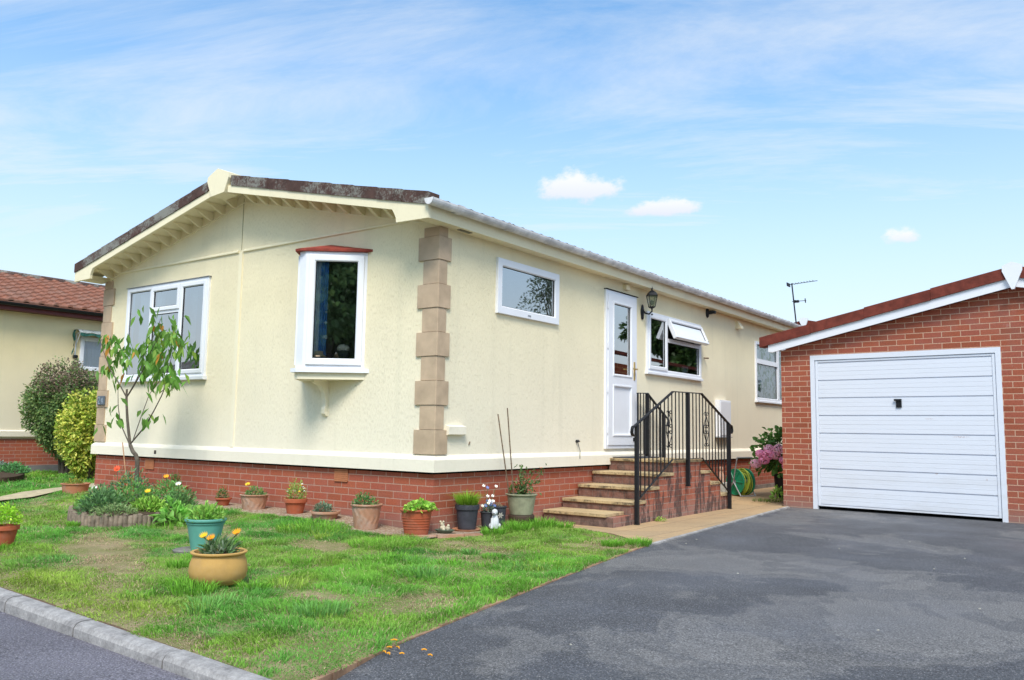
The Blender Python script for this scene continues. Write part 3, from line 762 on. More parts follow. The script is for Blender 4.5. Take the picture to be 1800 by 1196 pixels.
mb.box(XL+0.012, XL+0.1, 0.0125, YB, -0.25, 0.5695)
obj('brick_skirt', mb, M['brick'], H)
mb = MB(); mb.box(-0.0115, 0.02, 5.4, YB, -0.2, 0.075); obj('footing', mb, plain('grey_footing_side', (0.24, 0.21, 0.19, 1), 0.9, 0.2, 0.3, 8, 0.5), H); mb = MB(); mb.box(XL, -4.0, -0.012, 0.0115, -0.2, 0.045)
obj('footing', mb, plain('grey_footing', (0.22, 0.19, 0.17, 1), 0.9, 0.2, 0.3, 8, 0.5), H)
# air bricks
for (x, z) in [(-1.35, 0.505), (-5.15, 0.492)]:
    mb = MB(); y0 = -0.004; w, h = 0.2, 0.125
    bk = MB(); bk.box(x-w/2, x+w/2, y0+0.010, 0.0155, z-h/2, z+h/2)
    nx_, nz_ = 11, 6
    for i in range(nx_+1): u = x-w/2+w*i/nx_; mb.box(u-0.0045, u+0.0045, y0, y0+0.0098, z-h/2, z+h/2)
    for i in range(nz_+1): u = z-h/2+h*i/nz_; mb.box(x-w/2, x+w/2, y0+0.0005, y0+0.0096, u-0.0045, u+0.0045)
    ab = obj('air_brick', mb, M['airbrick'], H); obj('dark_backing', bk, M['void'], ab)
# battens and seams on the front
mb = MB(); mb.box(-3.37, -3.30, -0.012, 0.0, 0.765, 3.225); obj('vertical_batten', mb, M['cream_trim'], H)
mb = MB(); mb.box(-3.338, -3.334, -0.006, 0.0, 3.262, 3.93); obj('panel_seam', mb, plain('seam', (0.38, 0.34, 0.2, 1), 0.9), H)
for a, b in ((XL+0.27, -3.385), (-3.285, -0.45)):
    mb = MB(); mb.prism([(a, 0, 3.222), (a, -0.022, 3.228), (a, -0.022, 3.246), (a, 0, 3.262)], (b-a, 0, 0)); obj('horizontal_batten', mb, M['cream_trim'], H)
# quoins
hb = 0.2508
mb = MB()
for k in range(10):
    z0 = 0.772+k*hb; z1 = min(z0+hb-0.006, 3.125); big = k % 2 == 0
    fx = 0.272 if big else 0.205; sy = 0.178 if big else 0.125; d = 0.022 if big else 0.013
    poly = [(-fx, 0, z0), (-fx, -d+0.004, z0), (-fx+0.004, -d, z0), (d-0.006, -d, z0), (d, -d+0.006, z0), (d, sy-0.004, z0), (d-0.004, sy, z0), (0, sy, z0), (0, 0, z0)]
    mb.prism(poly, (0, 0, z1-z0))
obj('corner_quoin', mb, M['quoin'], H)
mb = MB()
for k in range(10):
    z0 = 0.772+k*hb; z1 = min(z0+hb-0.006, 3.14); big = k % 2 == 0
    fx = 0.272 if big else 0.205; d = 0.022 if big else 0.013
    mb.prism([(XL-d, 0.15, z0), (XL-d, -d, z0), (XL+fx, -d, z0), (XL+fx, 0, z0), (XL, 0, z0), (XL, 0.15, z0)][::-1], (0, 0, z1-z0))
obj('corner_quoin', mb, M['quoin'], H)
# roof
YF = -0.40; EX = 3.49                                       # verge plane, half width of the roof
mb = MB()
for sgn in (1, -1):
    xe = RX+sgn*EX
    n = 76
    for k in range(n):
        ya = YF+0.02+(YB+0.7)*k/n; yb = YF+0.02+(YB+0.7)*(k+1)/n; ym = (ya+yb)/2
        zr, ze = 4.10, 4.10-RS*EX
        mb.add([(RX, ya, zr), (xe, ya, ze), (xe+sgn*0.005, ym, ze+0.014), (RX, ym, zr+0.014)], [(0, 1, 2, 3)])
        mb.add([(RX, ym, zr+0.014), (xe+sgn*0.005, ym, ze+0.014), (xe, yb, ze), (RX, yb, zr)], [(0, 1, 2, 3)])
    mb.prism([(RX, YF+0.02, 4.095), (xe, YF+0.02, 4.095-RS*EX), (xe, YF+0.02, 4.06-RS*EX), (RX, YF+0.02, 4.06)], (0, YB+0.7, 0))
obj('roof', mb, M['roof'], H)
# ridge
mb = MB(); mb.prism([(RX-0.12, YF+0.05, 4.09), (RX, YF+0.05, 4.17), (RX+0.12, YF+0.05, 4.09)], (0, YB+0.6, 0)); obj('ridge', mb, M['roof'], H)
# dry verge: overlapping brown tile ends
for sgn in (1, -1):
    mb = MB(); segs = 9; d0 = 0.235; Lr = (EX-d0)/segs
    for k in range(segs):
        a = d0+Lr*k; b = a+Lr-0.003; off = 0.002*(k % 2)+random.uniform(0, 0.002); lift = random.uniform(0, 0.004)
        x0, x1 = RX+sgn*a, RX+sgn*b
        P = [(x0, YF-off, zt(x0)+lift), (x1, YF-off, zt(x1)+0.006+lift), (x1, YF-off, zt(x1)-0.122), (x0, YF-off, zt(x0)-0.126)]
        mb.prism(P, (0, 0.17, 0))
    obj('verge', mb, M['roof'], H)
    # cream bargeboard with a horizontal foot at the eave
    mb = MB(); y1 = YF+0.012
    a, b = 0.16, EX-0.005; X = lambda q: RX+sgn*q
    za = lambda q: 4.14-RS*q-0.125
    foot = zt(X(EX))-0.258
    poly = [(X(a), y1, za(a)), (X(b), y1, za(b)), (X(b), y1, foot+0.0), (X(b-0.44), y1, foot+0.01), (X(b-0.445), y1, foot+0.06), (X(b-0.465), y1, foot+0.10), (X(b-0.50), y1, za(b-0.50)-0.09), (X(a), y1, za(a)-0.088)]
    mb.prism(poly, (0, 0.035, 0)); obj('bargeboard', mb, M['cream_trim'], H)
    # soffit
    mb = MB(); mb.prism([(X(0), y1+0.035, 4.14-0.145), (X(EX-0.04), y1+0.035, 4.14-0.145-RS*(EX-0.04)), (X(EX-0.04), y1+0.035, 4.14-0.13-RS*(EX-0.04)), (X(0), y1+0.035, 4.14-0.13)], (0, -YF-0.047, 0))
    # eave return boxed under the foot
    mb.box(min(X(EX-0.2), X(EX-0.04)), max(X(EX-0.2), X(EX-0.04)), y1+0.036, 0.0, foot+0.02, foot+0.10)
    obj('soffit', mb, M['cream_trim'], H)
    for k in range(13):
        q = 0.21+0.245*k
        if q > EX-0.3: break
        x = X(q); zs = 4.14-0.143-RS*q
        mb = MB(); w = 0.020
        P = [(x-w, -0.30, zs), (x-w, -0.30, zs-0.012), (x-w, -0.20, zs-0.035), (x-w, -0.05, zs-0.115), (x-w, 0.0, zs-0.12), (x-w, 0.0, zs)]
        P = [(p[0], p[1], min(p[2], zs)-0) for p in P]
        mb.prism(P, (2*w, 0, 0)); obj('eaves_bracket', mb, M['cream_trim'], H)
    mb = MB(); mb.prism([(X(0.0), -0.012, 4.14-0.275), (X(EX-0.3), -0.012, 4.14-0.275-RS*(EX-0.3)), (X(EX-0.3), -0.012, 4.14-0.26-RS*(EX-0.3)), (X(0.0), -0.012, 4.14-0.26)], (0, 0.012, 0)); obj('gable_bead', mb, M['cream_trim'], H)
# apex cap
mb = MB(); cz = 4.215
P = [(RX-0.02, YF-0.02, cz), (RX+0.205, YF-0.02, cz-0.085), (RX+0.21, YF-0.02, cz-0.15), (RX+0.13, YF-0.02, cz-0.325), (RX-0.13, YF-0.02, cz-0.345), (RX-0.23, YF-0.02, cz-0.14), (RX-0.22, YF-0.02, cz-0.085)]
mb.prism(P, (0, 0.20, 0)); obj('apex_cap', mb, M['cream_trim'], H)
# side eaves: fascia, soffit, gutter
mb = MB(); mb.prism([(0.15, YF+0.05, 3.118), (0.168, YF+0.05, 3.118), (0.168, YF+0.05, 3.30), (0.15, YF+0.05, 3.30)][::-1], (0, YB+0.6-YF, 0)); obj('fascia', mb, M['cream_trim'], H)
mb = MB(); mb.box(0.0, 0.15, YF+0.05, YB+0.6, 3.128, 3.14); obj('soffit', mb, M['cream_trim'], H)
mb = MB()
for (ya, yb) in ((0.22, 0.42),):
    mb = MB(); mb.box(0.05, 0.10, ya, yb, 3.122, 3.1278); obj('soffit_vent', mb, plain('soffit_vent_grey', (0.2, 0.18, 0.13, 1), 0.8), H)
mb = MB(); seg = 10; r0, r1 = 0.058, 0.054; cx, cz = 0.232, 3.292; V = []
for y in (-0.43, YB+0.55):
    for rr in (r0, r1):
        for k in range(seg+1): an = math.pi+math.pi*k/seg; V.append((cx+rr*math.cos(an), y, cz+rr*math.sin(an)*1.15))
n = seg+1
for k in range(seg):
    mb.add([V[k], V[k+1], V[2*n+k+1], V[2*n+k]], [(0, 1, 2, 3)], True); mb.add([V[n+k], V[n+k+1], V[3*n+k+1], V[3*n+k]], [(3, 2, 1, 0)], True)
mb.add([V[0], V[n], V[3*n], V[2*n]], [(0, 1, 2, 3)]); mb.add([V[seg], V[n+seg], V[3*n+seg], V[2*n+seg]], [(3, 2, 1, 0)])
mb.prism([(cx+r0*math.cos(math.pi+math.pi*k/seg), -0.44, cz+r0*1.15*math.sin(math.pi+math.pi*k/seg)) for k in range(seg+1)], (0, 0.012, 0))
G = obj('gutter', mb, M['gutter'], H)
for y in np.arange(-0.05, YB, 0.86):
    mb = MB(); V = []
    jw = 0.035 if int(y*10) % 3 else 0.10
    for yy in (y, y+jw):
        for k in range(seg+1): an = math.pi+math.pi*k/seg; V.append((cx+(r0+0.010)*math.cos(an), yy, cz+0.006+(r0+0.012)*math.sin(an)*1.15))
    mb.add(V, [(k, k+1, n+k+1, n+k) for k in range(seg)]); mb.add(V, [(n-1, 0, n, 2*n-1)])
    obj('gutter_bracket', mb, M['gutter'], G)

# windows -----------------------------------------------------------
side = Frame((0, 0, 0), (0, 1, 0), (1, 0, 0)); front = Frame((0, 0, 0), (1, 0, 0), (0, -1, 0))
# front picture window
def winroot(name='window', par=H):
    return None
w = obj('window', front.ring(MB(), FW[0], FW[1], FW[2], FW[3], 0.065, -0.06, 0.03), M['white'], H)
m1, m2, tb = -5.31, -4.60, 2.585
mb = MB(); z0, z1 = FW[2]+0.065, FW[3]-0.065
front.box(mb, m1-0.03, m1+0.03, -0.05, 0.027, z0, z1); front.box(mb, m2-0.03, m2+0.03, -0.05, 0.027, z0, z1); front.box(mb, m1+0.03, m2-0.03, -0.05, 0.026, tb-0.03, tb+0.03)
obj('mullion', mb, M['white'], w)
a, b = FW[0]+0.06, m1-0.028
obj('pane', front.pane(MB(), a, b, z0, z1, 0.0), M['glass'], w); seal(front, w, a, b, z0, z1, 0.004)
sash(front, w, m1+0.012, m2-0.012, tb+0.012, z1+0.02)
obj('pane', front.pane(MB(), m1+0.03, m2-0.03, z0, tb-0.03, 0.0), M['glass'], w); seal(front, w, m1+0.03, m2-0.03, z0, tb-0.03, 0.004)
sash(front, w, m2+0.012, FW[1]-0.045, z0-0.02, z1+0.02)
mb = MB(); front.box(mb, FW[0]-0.03, FW[1]+0.03, 0.0, 0.06, FW[2]-0.045, FW[2]+0.004, 0.006); obj('sill', mb, M['white'], w)
mb = MB(); front.box(mb, FW[0]-0.01, FW[1]+0.02, 0.0, 0.045, FW[3], FW[3]+0.008); obj('drip_strip', mb, plain('grey_drip', (0.25, 0.25, 0.25, 1), 0.6), w)
drape(front, w, FW[0]+0.06, m1+0.05, z0, z1, -0.16, M['curtain'], 0.02, 6); drape(front, w, m2-0.05, m2+0.10, z0, z1, -0.16, M['curtain'], 0.02, 2)

# bay: triangular oriel on the front wall ------------------------------
bz0, bz1 = 1.665, 2.965
A = Vector((-2.06, 0, 0)); B1 = Vector((-1.675, -0.425, 0)); B2 = Vector((-1.575, -0.425, 0)); Cc = Vector((-1.045, 0, 0))
bay = thing('bay_window', None, None); bay.parent = H
ur = (Cc-B2).normalized(); dr = Vector((ur.y, -ur.x, 0)); Lr = (Cc-B2).length
ul = (B1-A).normalized(); dl = Vector((ul.y, -ul.x, 0)); Ll = (B1-A).length
fr = Frame(B2, ur, dr); fl_ = Frame(A, ul, dl)
for f_, L_2 in ((fr, Lr), (fl_, Ll)):
    o = obj('frame', f_.ring(MB(), 0.0, L_2, bz0, bz1, 0.05, -0.05, 0.0), M['white'], bay)
    s_ = sash(f_, o, 0.04, L_2-0.035, bz0+0.04, bz1-0.04, 0.072, -0.045, 0.022, glass=M['glass_dark'])
mb = MB(); mb.prism([(B1.x, B1.y, bz0), (B2.x, B2.y, bz0), (B2.x-0.02, B2.y+0.06, bz0), (B1.x+0.02, B1.y+0.06, bz0)], (0, 0, bz1-bz0)); obj('corner_post', mb, M['white'], bay)
def tri(off, z, tipcut=0.0):
    # plan outline of the bay grown by off
    cxm = -1.625
    return [(A.x-off*0.4, 0.0, z), (cxm-0.05-off*0.35, -0.43-off*0.9, z), (cxm+0.0+off*0.3, -0.43-off*0.9, z), (Cc.x+off*1.35, 0.0, z)]
mb = MB(); mb.prism(tri(0.055, 1.622)[::-1][::-1], (0, 0, 0.042)); obj('sill', mb, M['white'], bay)
mb = MB(); mb.prism(tri(0.005, 1.55), (0, 0, 0.071)); obj('sill_board', mb, M['cream_trim'], bay)
mb = MB(); b_ = tri(0.055, 2.966); ap = (-1.66, -0.0, 3.125); b2 = tri(0.055, 2.992)
mb.add(b_+b2, [(3, 2, 1, 0), (0, 1, 5, 4), (1, 2, 6, 5), (2, 3, 7, 6)]); mb.add(b2+[ap], [(0, 1, 4), (1, 2, 4), (2, 3, 4)]); obj('bay_roof', mb, M['redcap'], bay)
mb = MB(); x0, x1 = -1.66, -1.60
P = [(x0, 0, 1.55), (x0, -0.22, 1.55), (x0, -0.21, 1.525), (x0, -0.12, 1.49), (x0, -0.07, 1.42), (x0, -0.045, 1.34), (x0, -0.04, 1.27), (x0, -0.055, 1.23), (x0, -0.05, 1.18), (x0, -0.025, 1.155), (x0, 0, 1.15)]
mb.prism(P, (x1-x0, 0, 0)); obj('corbel', mb, M['cream_trim'], bay)
mb = MB(); mb.add([tuple(p) for p in tri(-0.04, bz0+0.005)], [(0, 1, 2, 3)]); obj('inner_sill', mb, M['white'], bay)
drape(fr, bay, 0.155, 0.24, bz0+0.05, bz1-0.05, -0.075, M['curtain_blue'], 0.010, 3); drape(fr, bay, 0.10, 0.165, bz0+0.05, bz1-0.05, -0.06, M['white'], 0.006, 2)

# side window 1: fixed light
w = obj('window', side.ring(MB(), W1[0], W1[1], W1[2], W1[3], 0.09, -0.06, 0.035), M['white'], H)
obj('pane', side.pane(MB(), W1[0]+0.085, W1[1]-0.085, W1[2]+0.085, W1[3]-0.085, 0.005), M['glass'], w); seal(side, w, W1[0]+0.088, W1[1]-0.088, W1[2]+0.088, W1[3]-0.088, 0.010)
mb = MB(); side.box(mb, W1[0]+0.59, W1[0]+0.65, 0.035, 0.04, W1[2]+0.03, W1[2]+0.045); obj('drain_cap', mb, M['grey_metal'], w)
# side window 2: casement, open top hopper, fixed light
w = obj('window', side.ring(MB(), W2[0], W2[1], W2[2], W2[3], 0.06, -0.06, 0.03), M['white'], H)
mm, tb = 5.30, 2.44; z0, z1 = W2[2]+0.06, W2[3]-0.06
mb = MB(); side.box(mb, mm-0.03, mm+0.03, -0.05, 0.027, z0, z1); side.box(mb, mm+0.03, W2[1]-0.058, -0.05, 0.026, tb-0.03, tb+0.03); obj('mullion', mb, M['white'], w)
sash(side, w, W2[0]+0.045, mm-0.01, z0-0.015, z1+0.015)
obj('pane', side.pane(MB(), mm+0.03, W2[1]-0.06, z0, tb-0.03, 0.0), M['glass'], w); seal(side, w, mm+0.03, W2[1]-0.06, z0, tb-0.03, 0.004)
# the hopper is hinged at its top edge and stands open about 35 degrees
hz = z1+0.015; hh = hz-(tb+0.005); th = R_(24)
class Tilt(Frame):
    def P(s, u, d, z):
        q = hz-z
        return Vector((0.035+q*math.sin(th)+d*math.cos(th), u, hz-q*math.cos(th)+d*math.sin(th)))
tf = Tilt((0, 0, 0), (0, 1, 0), (1, 0, 0)); sash(tf, w, mm+0.0, W2[1]-0.045, hz-hh-0.0, hz, 0.055, -0.03, 0.03, glass=plain('bright_hopper_pane', (0.8, 0.84, 0.88, 1), 0.08, 0.8, 0.02))  # opaque near-white pane; the bright look is put into its colour
mb = MB(); mb.tube([(0.02, W2[1]-0.07, tb+0.03), (0.19, W2[1]-0.075, tb+0.085)], 0.008, 6); obj('stay', mb, M['grey_metal'], w)
mb = MB(); side.box(mb, W2[0]-0.03, W2[1]+0.02, 0.0, 0.055, W2[2]-0.035, W2[2]+0.004, 0.006); obj('sill', mb, M['white'], w)
mb = MB(); side.box(mb, 6.1, 6.3, -0.10, -0.08, 1.98, 2.10); obj('card_on_sill', mb, M['curtain'], w)
# side window 3
w = obj('window', side.ring(MB(), W3[0], W3[1], W3[2], W3[3], 0.06, -0.06, 0.03), M['white'], H)
mm, tb = 10.4, 2.42; z0, z1 = W3[2]+0.06, W3[3]-0.06
mb = MB(); side.box(mb, mm-0.045, mm+0.045, -0.05, 0.035, z0, z1); side.box(mb, W3[0]+0.06, mm-0.045, -0.05, 0.034, tb-0.045, tb+0.045); obj('mullion', mb, M['white'], w)
for (a, b, c, d) in ((W3[0]+0.06, mm-0.045, z0, tb-0.045), (W3[0]+0.06, mm-0.045, tb+0.045, z1), (mm+0.045, W3[1]-0.06, z0, z1)):
    obj('pane', side.pane(MB(), a, b, c, d, 0.0), M['glass_clear'], w); seal(side, w, a, b, c, d, 0.004)
mb = MB(); side.box(mb, W3[0]-0.03, W3[1]+0.02, 0.0, 0.055, W3[2]-0.035, W3[2]+0.004, 0.006); obj('sill', mb, M['white'], w)
mt = NT('patterned_net'); nn_ = mt.noise(1.0, 4, 0.7, None, (9, 9, 7)); M['net'] = mt.pbr(mt.mix(mt.ramp(nn_, [(0.5, gray(0)), (0.55, gray(1))]), (0.72, 0.80, 0.80, 1), (0.22, 0.38, 0.22, 1)), 0.9)
drape(side, w, W3[0]+0.06, W3[1]-0.06, z0, z1, -0.025, M['net'], 0.006, 9)
# door ----------------------------------------------------------------
d = obj('door_frame', side.ring(MB(), DR[0], DR[1], DR[2], DR[3], 0.065, -0.06, 0.03), M['white'], H)
mb = MB(); u0, u1, z0, z1 = DR[0]+0.05, DR[1]-0.05, DR[2]+0.05, DR[3]-0.05
gl = (u0+0.135, u1-0.135, 1.80, z1-0.11); pl = (u0+0.135, u1-0.135, 0.98, 1.66)
fr_h = [gl, pl]
us = sorted({u0, u1, gl[0], gl[1]}); 
side.box(mb, u0, gl[0], -0.02, 0.042, z0, z1); side.box(mb, gl[1], u1, -0.02, 0.042, z0, z1)
for (c, d_) in ((z0, pl[2]), (pl[3], gl[2]), (gl[3], z1)): side.box(mb, gl[0], gl[1], -0.02, 0.042, c, d_)
D = obj('door', mb, M['white'], H)
for (a, b, c, e) in (gl, pl):
    mb = MB(); side.ring(mb, a-0.012, b+0.012, c-0.012, e+0.012, 0.03, 0.02, 0.052, 0.01); obj('bead', mb, M['white'], D)
obj('glass', side.pane(MB(), gl[0], gl[1], gl[2], gl[3], 0.015), M['glass'], D); seal(side, D, gl[0]+0.016, gl[1]-0.016, gl[2]+0.016, gl[3]-0.016, 0.02)
mb = MB(); side.box(mb, pl[0], pl[1], 0.0, 0.024, pl[2], pl[3]); obj('lower_panel', mb, M['white'], D)
mb = MB(); side.box(mb, u1-0.075, u1-0.035, 0.042, 0.052, 1.76, 2.02, 0.003); side.box(mb, u1-0.17, u1-0.05, 0.085, 0.1, 1.905, 1.925, 0.003); side.box(mb, u1-0.065, u1-0.045, 0.05, 0.09, 1.905, 1.925); obj('handle', mb, M['gold'], D)
mb = MB(); side.box(mb, u1-0.09, u1-0.072, 0.042, 0.055, 0.90, 0.95); obj('door_bolt', mb, M['black'], D)
for z in (1.05, 1.6, 2.2, 2.75):
    mb = MB(); mb.tube([(0.04, u0-0.012, z-0.045), (0.04, u0-0.012, z+0.045)], 0.009, 8); obj('hinge', mb, M['white'], D)
mb = MB(); side.box(mb, DR[0]-0.01, DR[1]+0.02, 0.0, 0.045, DR[3], DR[3]+0.01); obj('drip_strip', mb, M['void'], H)
# small wall fixtures moulded into the wall
mb = MB(); mb.prism([(0, 0.16, 0.965), (0.03, 0.16, 0.965), (0.055, 0.16, 0.975), (0.055, 0.16, 1.055), (0, 0.16, 1.07)], (0, 0.28, 0)); obj('wall_vent', mb, M['plinth'], H)
mb = MB(); side.box(mb, 3.95, 4.06, 0, 0.06, 3.03, 3.10, 0.01); obj('door_chime_box', mb, M['cream_trim'], H)
mb = MB(); mb.prism([(0, 8.2, 2.93), (0.10, 8.2, 2.93), (0.10, 8.2, 2.96), (0.03, 8.2, 3.07), (0, 8.2, 3.08)], (0, 0.13, 0)); obj('flue_cowl', mb, M['cream_trim'], H)
mb = MB(); mb.tube([(0.0, 2.72, 0.90), (0.035, 2.72, 0.905), (0.05, 2.72, 0.895)], [0.02, 0.017, 0.008], 8); mb.tube([(0.012, 2.735, 0.90), (0.05, 2.735, 0.78), (0.048, 2.735, 0.68)], 0.004, 6); obj('cable_clip', mb, M['black'], H)
mb = MB(); mb.tube([(0, 6.75, 2.28), (0.08, 6.78, 2.275)], 0.012, 6); mb.tube([(0, 0.55, 0.86), (0.01, 0.56, 0.90)], 0.006, 6); obj('wall_hook', mb, M['cane'], H)
mb = MB(); mb.box(-4.98, -4.93, -0.0465, -0.044, 0.635, 0.685); obj('vent_hole', mb, plain('dark_hole_paint', (0.05, 0.035, 0.03, 1), 0.8), H)  # flat dark plate: the darkness inside the hole is put into its colour
# house number plate on the left quoin: dark slate with pale digits
PL = thing('house_number_plate', 'small dark slate house number plate on the left corner quoin', 'number plate', (-6.46, -0.03, 1.37))
mb = MB(); mb.box(-0.10, 0.10, -0.014, 0.0, -0.065, 0.065, 0, 0.004); obj('plate', mb, plain('slate_blue', (0.10, 0.125, 0.155, 1), 0.5), PL)
def digit(mb, ch, x, z, h, y, t=0.011):
    w = h*0.55
    seg = {'2': [((0, .8), (0, 1)), ((0, 1), (1, 1)), ((1, 1), (1, .6)), ((1, .6), (0, 0)), ((0, 0), (1, 0))], '4': [((.75, 0), (.75, 1)), ((.75, 1), (0, .35)), ((0, .35), (1, .35))]}[ch]
    for (a, b), (c, d_) in seg:
        p = Vector((x+a*w, y, z+b*h)); q = Vector((x+c*w, y, z+d_*h)); dv = (q-p); dv.normalize(); s_ = Vector((-dv.z, 0, dv.x))*t/2
        mb.prism([p-s_-dv*t*.4, q-s_+dv*t*.4, q+s_+dv*t*.4, p+s_-dv*t*.4], (0, -0.003, 0))
mb = MB(); digit(mb, '2', -0.075, -0.045, 0.09, -0.0145); digit(mb, '4', 0.01, -0.045, 0.09, -0.0145); obj('digits', mb, plain('pale_paint', (0.36, 0.42, 0.5, 1), 0.6), PL)

# meter cupboard on side wall
mc = thing('meter_cupboard', 'white meter cupboard fixed low on the cream side wall behind the railing', 'meter cupboard', (0, 7.45, 0.97))
mb = MB(); mb.box(0, 0.09, -0.25, 0.25, 0, 0.63, 0, 0.006); obj('casing', mb, M['white'], mc)
mb = MB(); mb.box(0.09, 0.10, -0.225, 0.225, 0.025, 0.605, 0, 0.004); obj('cupboard_door', mb, M['white'], mc)
mb = MB(); mb.box(0.0, 0.11, -0.255, 0.255, -0.012, 0.0); obj('drip_edge', mb, M['grey_metal'], mc)

# wall lantern
ln = thing('wall_lantern', 'black carriage lantern on a curved bracket beside the white door', 'lantern', (0, 4.52, 2.78))
mb = MB(); mb.tube([(0.0, 0, 0), (0.012, 0, 0)], 0.052, 14)
mb2 = MB(); V = []
mb2.lathe([(0.0, -0.115), (0.03, -0.10), (0.045, -0.03), (0.05, 0.0), (0.045, 0.04), (0.028, 0.10), (0.0, 0.115)], (0.012, 0, 0), 14, 0.35, 1.0); obj('back_plate', mb2, M['black'], ln)
mb = MB(); mb.tube([(0.02, 0, 0.03), (0.06, 0, -0.02), (0.12, 0, -0.035), (0.165, 0, 0.0), (0.165, 0, 0.05)], [0.014, 0.013, 0.012, 0.012, 0.013], 8); mb.ball((0.165, 0, -0.045), 0.014); obj('arm', mb, M['black'], ln)
cxl = 0.165
mb = MB(); mb.lathe([(0.016, 0.04), (0.05, 0.055), (0.055, 0.07)], (cxl, 0, 0), 4); mb.lathe([(0.09, 0.225), (0.098, 0.235), (0.07, 0.275), (0.03, 0.305), (0.012, 0.31), (0.012, 0.325), (0.02, 0.335), (0.008, 0.35), (0.003, 0.385)], (cxl, 0, 0), 4)
for k in range(4):
    a = math.pi/2*k; ca, sa = math.cos(a), math.sin(a); mb.tube([(cxl+0.052*ca, 0.052*sa, 0.065), (cxl+0.09*ca, 0.09*sa, 0.232)], 0.005, 6)
obj('lantern_cage', mb, M['black'], ln)
mb = MB(); mb.lathe([(0.05, 0.07), (0.086, 0.228)], (cxl, 0, 0), 4); mb.f = mb.f[:4]; mb.sm = mb.sm[:4]; mb.mi = mb.mi[:4]; 
for i in range(4): mb.sm[i] = False
obj('lantern_glass', mb, mat_glass('lantern_glass', 0.25, (0.9, 0.92, 0.9, 1)), ln)
mb = MB(); mb.ball((cxl, 0, 0.13), 0.026, 12, 8, 1, 1, 1.5); obj('bulb', mb, M['stone'], ln)
# security sensor light
sl = thing('security_sensor', 'small black security sensor high on the side wall right of the hopper window', 'sensor', (0, 6.9, 3.06))
mb = MB(); mb.lathe([(0.0, -0.09), (0.045, -0.06), (0.055, 0.0), (0.045, 0.06), (0.0, 0.09)], (0.01, 0, 0), 14, 0.5, 1); obj('mount', mb, M['black'], sl)
mb = MB(); mb.tube([(0.02, 0, 0.0), (0.07, 0.02, 0.01), (0.10, 0.05, 0.02)], [0.03, 0.035, 0.03], 10); mb.box(0.07, 0.13, 0.03, 0.10, -0.01, 0.04, 0, 0.008); obj('sensor_head', mb, M['black'], sl)

# soft toys standing inside the bay
ty = thing('knitted_doll', 'doll with cream knitted hat and dark hair standing inside the bay window', 'doll', (-1.29, -0.09, 1.67))
mb = MB(); mb.lathe([(0.075, 0), (0.08, 0.05), (0.06, 0.10), (0.03, 0.13)], (0, 0, 0), 16); obj('body', mb, M['whitep'], ty)
mb = MB(); mb.ball((0, 0, 0.165), 0.075, 16, 10, 1, 1, 0.85, 0, 0.06); obj('hair', mb, M['char'], ty)
mb = MB(); mb.ball((0.0, 0, 0.225), 0.068, 18, 10, 1.05, 1.05, 0.72); obj('hat', mb, plain('cream_wool', (0.85, 0.74, 0.60, 1), 0.95, 0.1, 0.1, 40, 0.5), ty)
mb = MB(); mb.ball((-0.03, -0.055, 0.15), 0.035, 12, 8); obj('face', mb, plain('doll_skin', (0.55, 0.3, 0.2, 1), 0.8), ty)
t2 = thing('purple_cushion_toy', 'purple soft toy beside the doll inside the bay window', 'soft toy', (-1.41, -0.185, 1.67))
mb = MB(); mb.ball((0, 0, 0.06), 0.065, 16, 10, 1, 1, 0.95, 0, 0.05); obj('toy_body', mb, plain('purple_felt', (0.22, 0.05, 0.30, 1), 0.95), t2)
mb = MB(); mb.ball((0, 0, 0.135), 0.04, 14, 8); obj('toy_head', mb, plain('dark_felt', (0.03, 0.02, 0.04, 1), 0.95), t2)
t3 = thing('sunhat_toy', 'small figure under a straw sunhat at the left of the bay window', 'toy', (-1.50, -0.25, 1.67))
mb = MB(); mb.lathe([(0.085, 0.125), (0.09, 0.135), (0.055, 0.15), (0.05, 0.19), (0.0, 0.2)], (0, 0, 0), 18); obj('straw_hat', mb, plain('straw', (0.75, 0.55, 0.38, 1), 0.9), t3)
mb = MB(); mb.lathe([(0.05, 0), (0.03, 0.06), (0.02, 0.10), (0.035, 0.13)], (0, 0, 0), 12); obj('figure', mb, M['whitep'], t3)
# glass drops hanging in the bay
sc_ = thing('sun_catcher', 'clear glass sun catcher drops hanging inside the bay window', 'sun catcher', (-1.45, -0.22, 2.6))
mb = MB(); mb.tube([(0, 0, 0.3), (0, 0, -0.62)], 0.0012, 4); obj('thread', mb, M['whitep'], sc_)
for z, r in ((-0.30, 0.016), (-0.42, 0.02), (-0.58, 0.026)):
    mb = MB(); mb.ball((0, 0, z), r, 8, 6); obj('drop', mb, plain('crystal', (0.75, 0.85, 0.95, 1), 0.1, 0.9), sc_)

